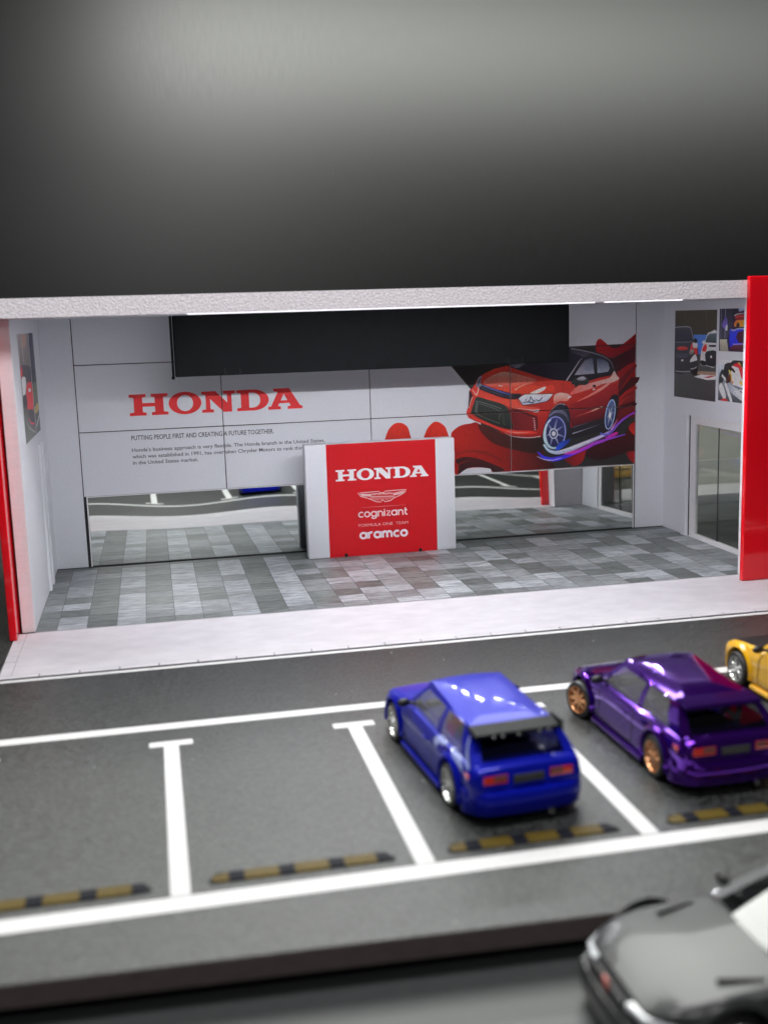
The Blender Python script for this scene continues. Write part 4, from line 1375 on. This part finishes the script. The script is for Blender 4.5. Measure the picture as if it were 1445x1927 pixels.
def make_car(label, loc, rz, spec, group='toy cars on the diorama'):
    root = thing('toy_car', label, 'car', loc, rz, group)
    pm = spec['paint']
    root.scale = (spec.get('scale', 1),) * 3
    st = spec.get('stations') or [(3.14, .9, .34, .74), (3.10, 1.06, .26, .84), (2.95, 1.2, .2, .98), (2.65, 1.29, .18, 1.09), (2.2, 1.33, .17, 1.17), (1.7, 1.33, .17, 1.21), (1.25, 1.32, .17, 1.24), (.6, 1.315, .17, 1.25), (-.5, 1.315, .17, 1.255), (-1.5, 1.325, .17, 1.265), (-2.2, 1.325, .18, 1.265), (-2.7, 1.285, .2, 1.25), (-2.98, 1.24, .24, 1.22), (-3.12, 1.19, .30, 1.17), (-3.16, 1.14, .34, 1.13)]
    bm = loft(interp_stations(st, 2))
    fy, ry, wr = spec.get('axles', (1.95, -2.02, .48))
    cut = bmesh.new()
    for yy in (fy, ry):
        for s in (-1, 1):
            c = bmesh.new()
            bmesh.ops.create_cone(c, cap_ends=True, segments=32, radius1=wr * 1.16, radius2=wr * 1.16, depth=1.0, matrix=Matrix.Translation((s * 1.35, yy, wr * 1.02)) @ Matrix.Rotation(R(90), 4, 'Y'))
            t = bpy.data.meshes.new('t'); c.to_mesh(t); c.free(); cut.from_mesh(t); bpy.data.meshes.remove(t)
    bm = boolean_cut(bm, cut)
    bvh_src = bm.copy()
    # the bonnet is a panel of its own
    cowl = spec.get('cowl', 1.25)
    hood = [f for f in bm.faces if f.normal.z > .6 and cowl + .02 < f.calc_center_median().y < 2.98 and abs(f.calc_center_median().x) < 1.12]
    hb_ = bm.copy()
    idx = {f.index for f in hood}
    hb_.faces.ensure_lookup_table()
    bmesh.ops.delete(hb_, geom=[f for f in hb_.faces if f.index not in idx], context='FACES')
    bmesh.ops.delete(bm, geom=hood, context='FACES')
    obj('body', bm, pm, root, smooth=True, angle=38)
    obj('hood', hb_, spec.get('hood', pm), root, smooth=True, angle=60)
    if spec.get('emblem'):
        for s in (-1, 1):
            vt = B(s * .95 - .03, s * .95 + .03, 1.35, 2.0, 1.15, 1.205, bev=.01)
            vt.transform(Matrix.Translation((s * .95, 1.7, 0)) @ Matrix.Rotation(s * R(14), 4, 'Z') @ Matrix.Translation((-s * .95, -1.7, 0)))
            obj('hood_vent', vt, M['black_trim'], root)
    # flares
    for yy in (fy, ry):
        for s in (-1, 1):
            f = bmesh.new()
            prof = [(1.26, wr * 1.16), (1.36, wr * 1.17), (1.385, wr * 1.24), (1.36, wr * 1.36), (1.29, wr * 1.46)]
            n = 18
            rings = []
            for i in range(n + 1):
                a = R(-14 + 208 * i / n)
                rings.append([f.verts.new((s * px, yy + r_ * math.cos(a), max(.17, wr * 1.02 + r_ * math.sin(a)))) for px, r_ in prof])
            for a_, b_ in zip(rings, rings[1:]):
                for i in range(len(prof) - 1):
                    f.faces.new((a_[i], a_[i + 1], b_[i + 1], b_[i]))
            obj('fender', f, pm, root, smooth=True, angle=60)
    # cabin
    g = spec.get('cabin', dict(zb=1.17, zt=1.88, by0=1.28, by1=-2.98, bf=1.14, br=1.16, bbf=.2, bbr=.06, ty0=.40, ty1=-2.24, tf=.85, tr=.85, tbf=.12, tbr=.05))
    nf, ns = 10, 16
    levels = [0, .12, .5, .86, 1]
    c = bmesh.new()
    rings = []
    for t in levels:
        sh = .06 * math.sin(math.pi * t)
        L = superloop(0, g['by0'] + (g['ty0'] - g['by0']) * t, g['by1'] + (g['ty1'] - g['by1']) * t, g['bf'] + (g['tf'] - g['bf']) * t + sh, g['br'] + (g['tr'] - g['br']) * t + sh,
                      g['bbf'] + (g['tbf'] - g['bbf']) * t, g['bbr'] + (g['tbr'] - g['bbr']) * t, nf, ns)
        rings.append([c.verts.new((p[0], p[1], g['zb'] + (g['zt'] - g['zb']) * t)) for p in L])
    n = len(rings[0])
    kinds = {}
    for j, (a, b) in enumerate(zip(rings, rings[1:])):
        for i in range(n):
            f = c.faces.new((a[i], a[(i + 1) % n], b[(i + 1) % n], b[i]))
            k_ = 'cabin'
            if 1 <= j <= 2:
                if i < nf:
                    k_ = 'windshield' if 1 <= i < nf - 1 else 'cabin'
                elif i < nf + ns:
                    q = i - nf
                    k_ = 'side_window_a' if 1 <= q <= 7 else 'side_window_b' if 9 <= q <= 13 else 'cabin'
                elif i < 2 * nf + ns:
                    q = i - nf - ns
                    k_ = 'rear_window' if 1 <= q < nf - 1 else 'cabin'
                else:
                    q = i - 2 * nf - ns
                    k_ = 'side_window_c' if 2 <= q <= 6 else 'side_window_d' if 8 <= q <= 14 else 'cabin'
            kinds[f] = k_
    cxm = (g['ty0'] + g['ty1']) / 2
    prev = rings[-1]
    for v in rings[-1]:
        v.co.z += .075 * (v.co.y - cxm) - .03
    for s, dz in [(q, .075 * (1 - q ** 3.2)) for q in (.97, .92, .85, .76, .66, .55, .44, .33, .22, .11)]:
        ring = [c.verts.new((v.co.x * s, cxm + (v.co.y - cxm) * s, g['zt'] - .03 + dz + .075 * s * (v.co.y - cxm))) for v in rings[-1]]
        for i in range(n):
            kinds[c.faces.new((prev[i], prev[(i + 1) % n], ring[(i + 1) % n], ring[i]))] = 'roof'
        prev = ring
    kinds[c.faces.new(prev)] = 'roof'
    bmesh.ops.recalc_face_normals(c, faces=c.faces)
    c.faces.ensure_lookup_table()
    c.faces.index_update()
    kind_by = {f.index: k_ for f, k_ in kinds.items()}
    cab_copy = c.copy()
    for nm, part_name, mat in (('cabin', 'pillars', spec.get('pillar', pm)), ('roof', 'roof', spec.get('roof', pm)), ('windshield', 'windshield', spec.get('windshield', M['car_glass_dark'])), ('rear_window', 'rear_window', M['car_glass_dark']),
                               ('side_window_a', 'side_window', M['car_glass']), ('side_window_b', 'side_window', M['car_glass']), ('side_window_c', 'side_window', M['car_glass']), ('side_window_d', 'side_window', M['car_glass'])):
        p_ = c.copy()
        p_.faces.ensure_lookup_table()
        keep = {i for i, k_ in kind_by.items() if k_ == nm}
        bmesh.ops.delete(p_, geom=[f for f in p_.faces if f.index not in keep], context='FACES')
        obj(part_name, p_, mat, root, smooth=True, angle=50, recalc=False)
    c.free()
    # cabin inside
    inn = bmesh.new()
    box(inn, -1.05, 1.05, g['by1'] + .25, g['by0'] - .2, g['zb'] + .03, g['zb'] + .09)
    box(inn, -.9, .9, .55, .75, g['zb'] + .08, g['zb'] + .22, bev=.03)
    obj('interior', inn, M['interior'], root)
    for s in (-1, 1):
        sb = bmesh.new()
        box(sb, s * .5 - .26, s * .5 + .26, -.72, -.52, g['zb'] + .08, g['zb'] + .5, bev=.06, seg=2)
        box(sb, s * .5 - .14, s * .5 + .14, -.72, -.58, g['zb'] + .5, g['zb'] + .68, bev=.04, seg=2)
        obj('seat', sb, M['seat_grey'] if spec.get('pale_seats') else M['interior'], root, smooth=True)
    # wheels
    ww = spec.get('tyre_w', .44)
    wx = spec.get('wheel_x', 1.14)
    for yy, s in ((fy, -1), (fy, 1), (ry, -1), (ry, 1)):
        make_wheel(root, s * wx + (s * spec.get('front_out', 0) if yy == fy else 0), yy, wr, ww, spec['rim'], s, spec.get('steer', 0) if yy == fy else 0, spec.get('spokes', 6))
    # dark underside
    un = bmesh.new()
    box(un, -.95, .95, ry - .4, fy + .6, .13, .19)
    obj('chassis', un, M['interior'], root)
    # rear: bumper, lamps, plate
    def curved_bar(y, x, z0, z1, depth, bulge, n=14, sgn=-1, rnd=.07):
        bb = bmesh.new()
        prof = [(0, z0), (depth * .75, z0 + .01), (depth, z0 + rnd), (depth, z1 - rnd * .6), (depth * .88, z1), (0, z1 + .012)]
        rings_ = []
        for i in range(n + 1):
            s_ = -1 + 2 * i / n
            pull = max(0, abs(s_) - .72) / .28
            yy_ = y + sgn * (bulge * (1 - s_ * s_)) - sgn * (pull ** 2) * .36 * (1.5 if sgn > 0 else 1)
            rings_.append([bb.verts.new((s_ * x, yy_ + sgn * d_, z_)) for d_, z_ in prof])
        for a_, b_ in zip(rings_, rings_[1:]):
            for i in range(len(prof)):
                bb.faces.new((a_[i], a_[(i + 1) % len(prof)], b_[(i + 1) % len(prof)], b_[i]))
        bb.faces.new(rings_[0]); bb.faces.new(rings_[-1])
        return bb
    if spec.get('rear', True):
        obj('rear_bumper', curved_bar(-3.0, 1.30, .20, .70, .22, .12), pm, root, smooth=True, angle=50)
        for s in (-1, 1):
            tl = bmesh.new()
            x0_, x1_ = (.42, 1.24)
            prism(tl, [(s * x0_, -3.18), (s * 1.02, -3.17), (s * x1_, -2.98), (s * (x1_ + .02), -2.7), (s * x0_, -2.7)], 'z', .83, 1.10)
            bmesh.ops.bevel(tl, geom=tl.edges[:], offset=.05, segments=3, affect='EDGES')
            tlo = obj('tail_light', tl, M['lamp_red'], root, smooth=True)
            obj('clear_lens', B(*sorted((s * .48, s * .76)), -3.19, -3.15, .93, 1.05, bev=.012), M['lamp_clear'], tlo)
        pl = obj('number_plate', B(-.34, .34, -3.20, -3.12, .84, 1.01, bev=.015), M['plate_dark'], root)
        if spec.get('plate_script'):
            pp = Print(lambda a, b, d: Vector((a, -3.203 - d, b)), 1.0, lift=.001)
            pts = []
            for i in range(60):
                t = i / 59
                pts.append((-.27 + .54 * t, 0.925 + .03 * math.sin(t * 44) * (1 - .4 * t) + .012 * math.sin(t * 17)))
            pp.stroke(pts, .012, (110, 112, 104))
            pp.build('plate_script', M['print_plain'], pl)
        ex = bmesh.new()
        bmesh.ops.create_cone(ex, cap_ends=True, segments=14, radius1=.07, radius2=.07, depth=.3, matrix=Matrix.Translation((.42, -3.2, .2)) @ Matrix.Rotation(R(90), 4, 'X'))
        obj('exhaust', ex, M['chrome'], root, smooth=True)
    # front: bumper, lamps, grille
    obj('front_bumper', curved_bar(2.92, 1.27, .16, .62, .20, .16, sgn=1), spec.get('bumper', pm), root, smooth=True, angle=50)
    for s in (-1, 1):
        hl_ = bmesh.new()
        prism(hl_, [(s * .55, 3.15), (s * .95, 3.06), (s * 1.20, 2.80), (s * 1.24, 2.55), (s * .95, 2.62), (s * .55, 2.85)], 'z', .66, .84)
        bmesh.ops.bevel(hl_, geom=hl_.edges[:], offset=.02, segments=2, affect='EDGES')
        h_ = obj('headlight', hl_, M['headlamp'], root, smooth=True)
    gr = bmesh.new()
    box(gr, -.5, .5, 3.10, 3.17, .66, .80, bev=.015)
    go = obj('grille', gr, M['black_trim'], root)
    if spec.get('emblem'):
        obj('emblem', B(-.10, .10, 3.171, 3.20, .70, .88, bev=.02), M['amber'], go)
    for s in (-1, 1):
        mb = bmesh.new()
        bmesh.ops.create_uvsphere(mb, u_segments=14, v_segments=10, radius=1, matrix=Matrix.Translation((s * 1.38, g['by0'] - .38, g['zb'] + .16)) @ Matrix.Diagonal((.17, .09, .10, 1)))
        box(mb, *sorted((s * 1.1, s * 1.3)), g['by0'] - .42, g['by0'] - .34, g['zb'] + .10, g['zb'] + .15)
        obj('mirror', mb, spec.get('mirror', M['black_trim']), root, smooth=True)
        obj('side_skirt', B(*sorted((s * 1.24, s * 1.36)), ry + wr * 1.25, fy - wr * 1.25, .10, .24, bev=.03), spec.get('skirt', pm), root)
        dh = B(*sorted((s * 1.30, s * 1.345)), -.55, -.30, .93, .98, bev=.01)
        obj('door_handle', dh, pm, root)
    if spec.get('wing'):
        wg = bmesh.new()
        prism(wg, [(-2.80, 1.73), (-2.33, 1.77), (-2.24, 1.81), (-2.38, 1.87), (-2.80, 1.80)], 'x', -1.0, .88)
        wo = obj('spoiler', wg, M['black_plastic'], root)
        for xx in (-.6, -.4, -.05, .42, .62):
            obj('bracket', B(xx - .03, xx + .03, -2.83, -2.78, 1.70, 1.79, bev=.008), M['chrome'], wo)
        obj('end_plate', B(.88, .91, -2.86, -2.28, 1.69, 1.91), M['black_plastic'], wo)
    elif spec.get('visor'):
        vg = bmesh.new()
        prism(vg, [(-2.70, 1.71), (-2.14, 1.76), (-2.14, 1.85), (-2.70, 1.80)], 'x', -.90, .90)
        bmesh.ops.bevel(vg, geom=vg.edges[:], offset=.025, segments=2, affect='EDGES')
        obj('spoiler', vg, pm, root, smooth=True)
    if spec.get('strut'):
        sv = bmesh.new()
        prism(sv, [(-.05, 1.72), (.05, 1.76), (.42, 1.40), (.50, 1.74), (.60, 1.74), (.52, 1.30), (.40, 1.27)], 'y', -2.45, -2.38)
        obj('brace', sv, M['seat_grey'], root)
        obj('shelf', B(-.85, -.35, -2.4, -2.3, 1.52, 1.60, bev=.02), M['seat_grey'], root)
    # panel gaps of the doors and the tailgate
    side_trees = [BVHTree.FromBMesh(bvh_src), BVHTree.FromBMesh(cab_copy)]
    for s in (-1, 1):
        for line in (((1.02, .34), (1.0, .7), (.96, 1.0), (.86, 1.22)), ((-.82, .34), (-.86, .8), (-.98, 1.22)), ((1.0, .34), (.1, .32), (-.82, .34)), ((-1.55, 1.02), (-1.8, 1.03), (-1.82, 1.14), (-1.6, 1.16))):
            ln = smooth_line(line, 5)
            d = bmesh.new()
            pv = None
            for i, p in enumerate(ln):
                a_, b_ = Vector(ln[max(i - 1, 0)]), Vector(ln[min(i + 1, len(ln) - 1)])
                t_ = (b_ - a_).normalized()
                pair = []
                for q in (-.014, .014):
                    yy_, zz_ = p[0] - t_.y * q, p[1] + t_.x * q
                    hits = [tr.ray_cast(Vector((s * 3, yy_, zz_)), Vector((-s, 0, 0)))[0] for tr in side_trees]
                    xs_ = [abs(h.x) for h in hits if h is not None and h.x * s > .6]
                    pair.append(d.verts.new((s * ((max(xs_) if xs_ else 1.31) + .006), yy_, zz_)))
                if pv:
                    d.faces.new((pv[0], pv[1], pair[1], pair[0]))
                pv = pair
            obj('door_seam', d, M['black_trim'], root)
    # printed swirls that follow the flank
    for poly in spec.get('decals', ()):
        d = bmesh.new()
        pts = smooth(poly, 4)
        tris = geometry.tessellate_polygon([[Vector((p[0], p[1], 0)) for p in pts]])
        vs = [d.verts.new((0, p[0], p[1])) for p in pts]
        for t in tris:
            try:
                d.faces.new([vs[i] for i in t])
            except ValueError:
                pass
        bmesh.ops.subdivide_edges(d, edges=d.edges[:], cuts=1)
        trees = [BVHTree.FromBMesh(bvh_src), BVHTree.FromBMesh(cab_copy)]
        for v in d.verts:
            best = None
            for tr in trees:
                hit = tr.ray_cast(Vector((-3, v.co.y, v.co.z)), Vector((1, 0, 0)))
                if hit[0] is not None and (best is None or hit[0].x < best):
                    best = hit[0].x
            v.co.x = (best if best is not None and best < -.6 else -1.25) - .012
        obj('decal', d, M['decal_blue'], root, smooth=True)
    cab_copy.free()
    bvh_src.free()
    return root


M['blue'] = paint('blue', (0.003, 0.008, 0.34), metal=.2, rough=.35, coat=.22, spec=.12)
M['purple'] = paint('purple', (0.10, 0.008, 0.36), metal=.9, rough=.09, coat=.5)
M['yellow'] = paint('yellow', (0.75, 0.40, 0.005), rough=.25)
M['graphite'] = paint('graphite', (0.035, 0.037, 0.037), metal=0, rough=.3, coat=.2, spec=.3)
ZR = -0.03
decals = [[(-1.15, .98), (-1.0, 1.1), (-1.08, 1.22), (-1.35, 1.3), (-1.62, 1.24), (-1.5, 1.16), (-1.3, 1.14)],
          [(-2.72, 1.02), (-2.45, 1.1), (-2.15, 1.14), (-1.95, 1.26), (-2.3, 1.25), (-2.55, 1.2)],
          [(-2.9, 1.12), (-2.6, 1.26), (-2.5, 1.48), (-2.42, 1.68), (-2.52, 1.6), (-2.66, 1.4)]]
make_car('glossy blue hatchback with black rear wing parked in the bay line up', (10.42, -14.75, ZR), R(4.5),
         dict(paint=M['blue'], rim=M['rim_silver'], wing=True, decals=decals, pale_seats=True, pillar=M['blue']))
make_car('metallic purple hatchback with bronze wheels parked between blue and yellow cars', (15.30, -14.6, ZR), R(1.0),
         dict(paint=M['purple'], rim=M['rim_bronze'], visor=True, strut=True, pale_seats=True, steer=R(16), front_out=.14, plate_script=True, spokes=8))
make_car('yellow car with silver wheels mostly cut off by the right picture edge', (20.22, -13.6, ZR), 0,
         dict(paint=M['yellow'], rim=M['rim_silver'], hood=M['black_plastic'], roof=M['black_plastic'], wheel_x=1.16, front_out=.05))
sed = [(3.22, .55, .36, .66), (3.14, .82, .32, .74), (3.0, 1.02, .26, .86), (2.8, 1.18, .2, .97), (2.5, 1.31, .18, 1.06), (2.1, 1.37, .17, 1.12), (1.5, 1.37, .17, 1.16), (1.05, 1.36, .17, 1.19), (.4, 1.35, .17, 1.2), (-.5, 1.35, .17, 1.2), (-1.5, 1.36, .17, 1.2), (-2.2, 1.35, .18, 1.2), (-2.7, 1.3, .2, 1.17), (-2.98, 1.25, .24, 1.1), (-3.16, 1.12, .34, 1.0)]
make_car('dark grey out-of-focus car nosing in on the table before the parking board', (13.35, -23.75, -0.775), R(90),
         dict(paint=M['graphite'], rim=M['rim_silver'], stations=sed, emblem=True, cowl=1.0, scale=1.1, windshield=M['screen_glass'],
              cabin=dict(zb=1.12, zt=1.85, by0=1.05, by1=-2.5, bf=1.22, br=1.15, bbf=.25, bbr=.08, ty0=-.45, ty1=-1.7, tf=.88, tr=.88, tbf=.12, tbr=.05)))
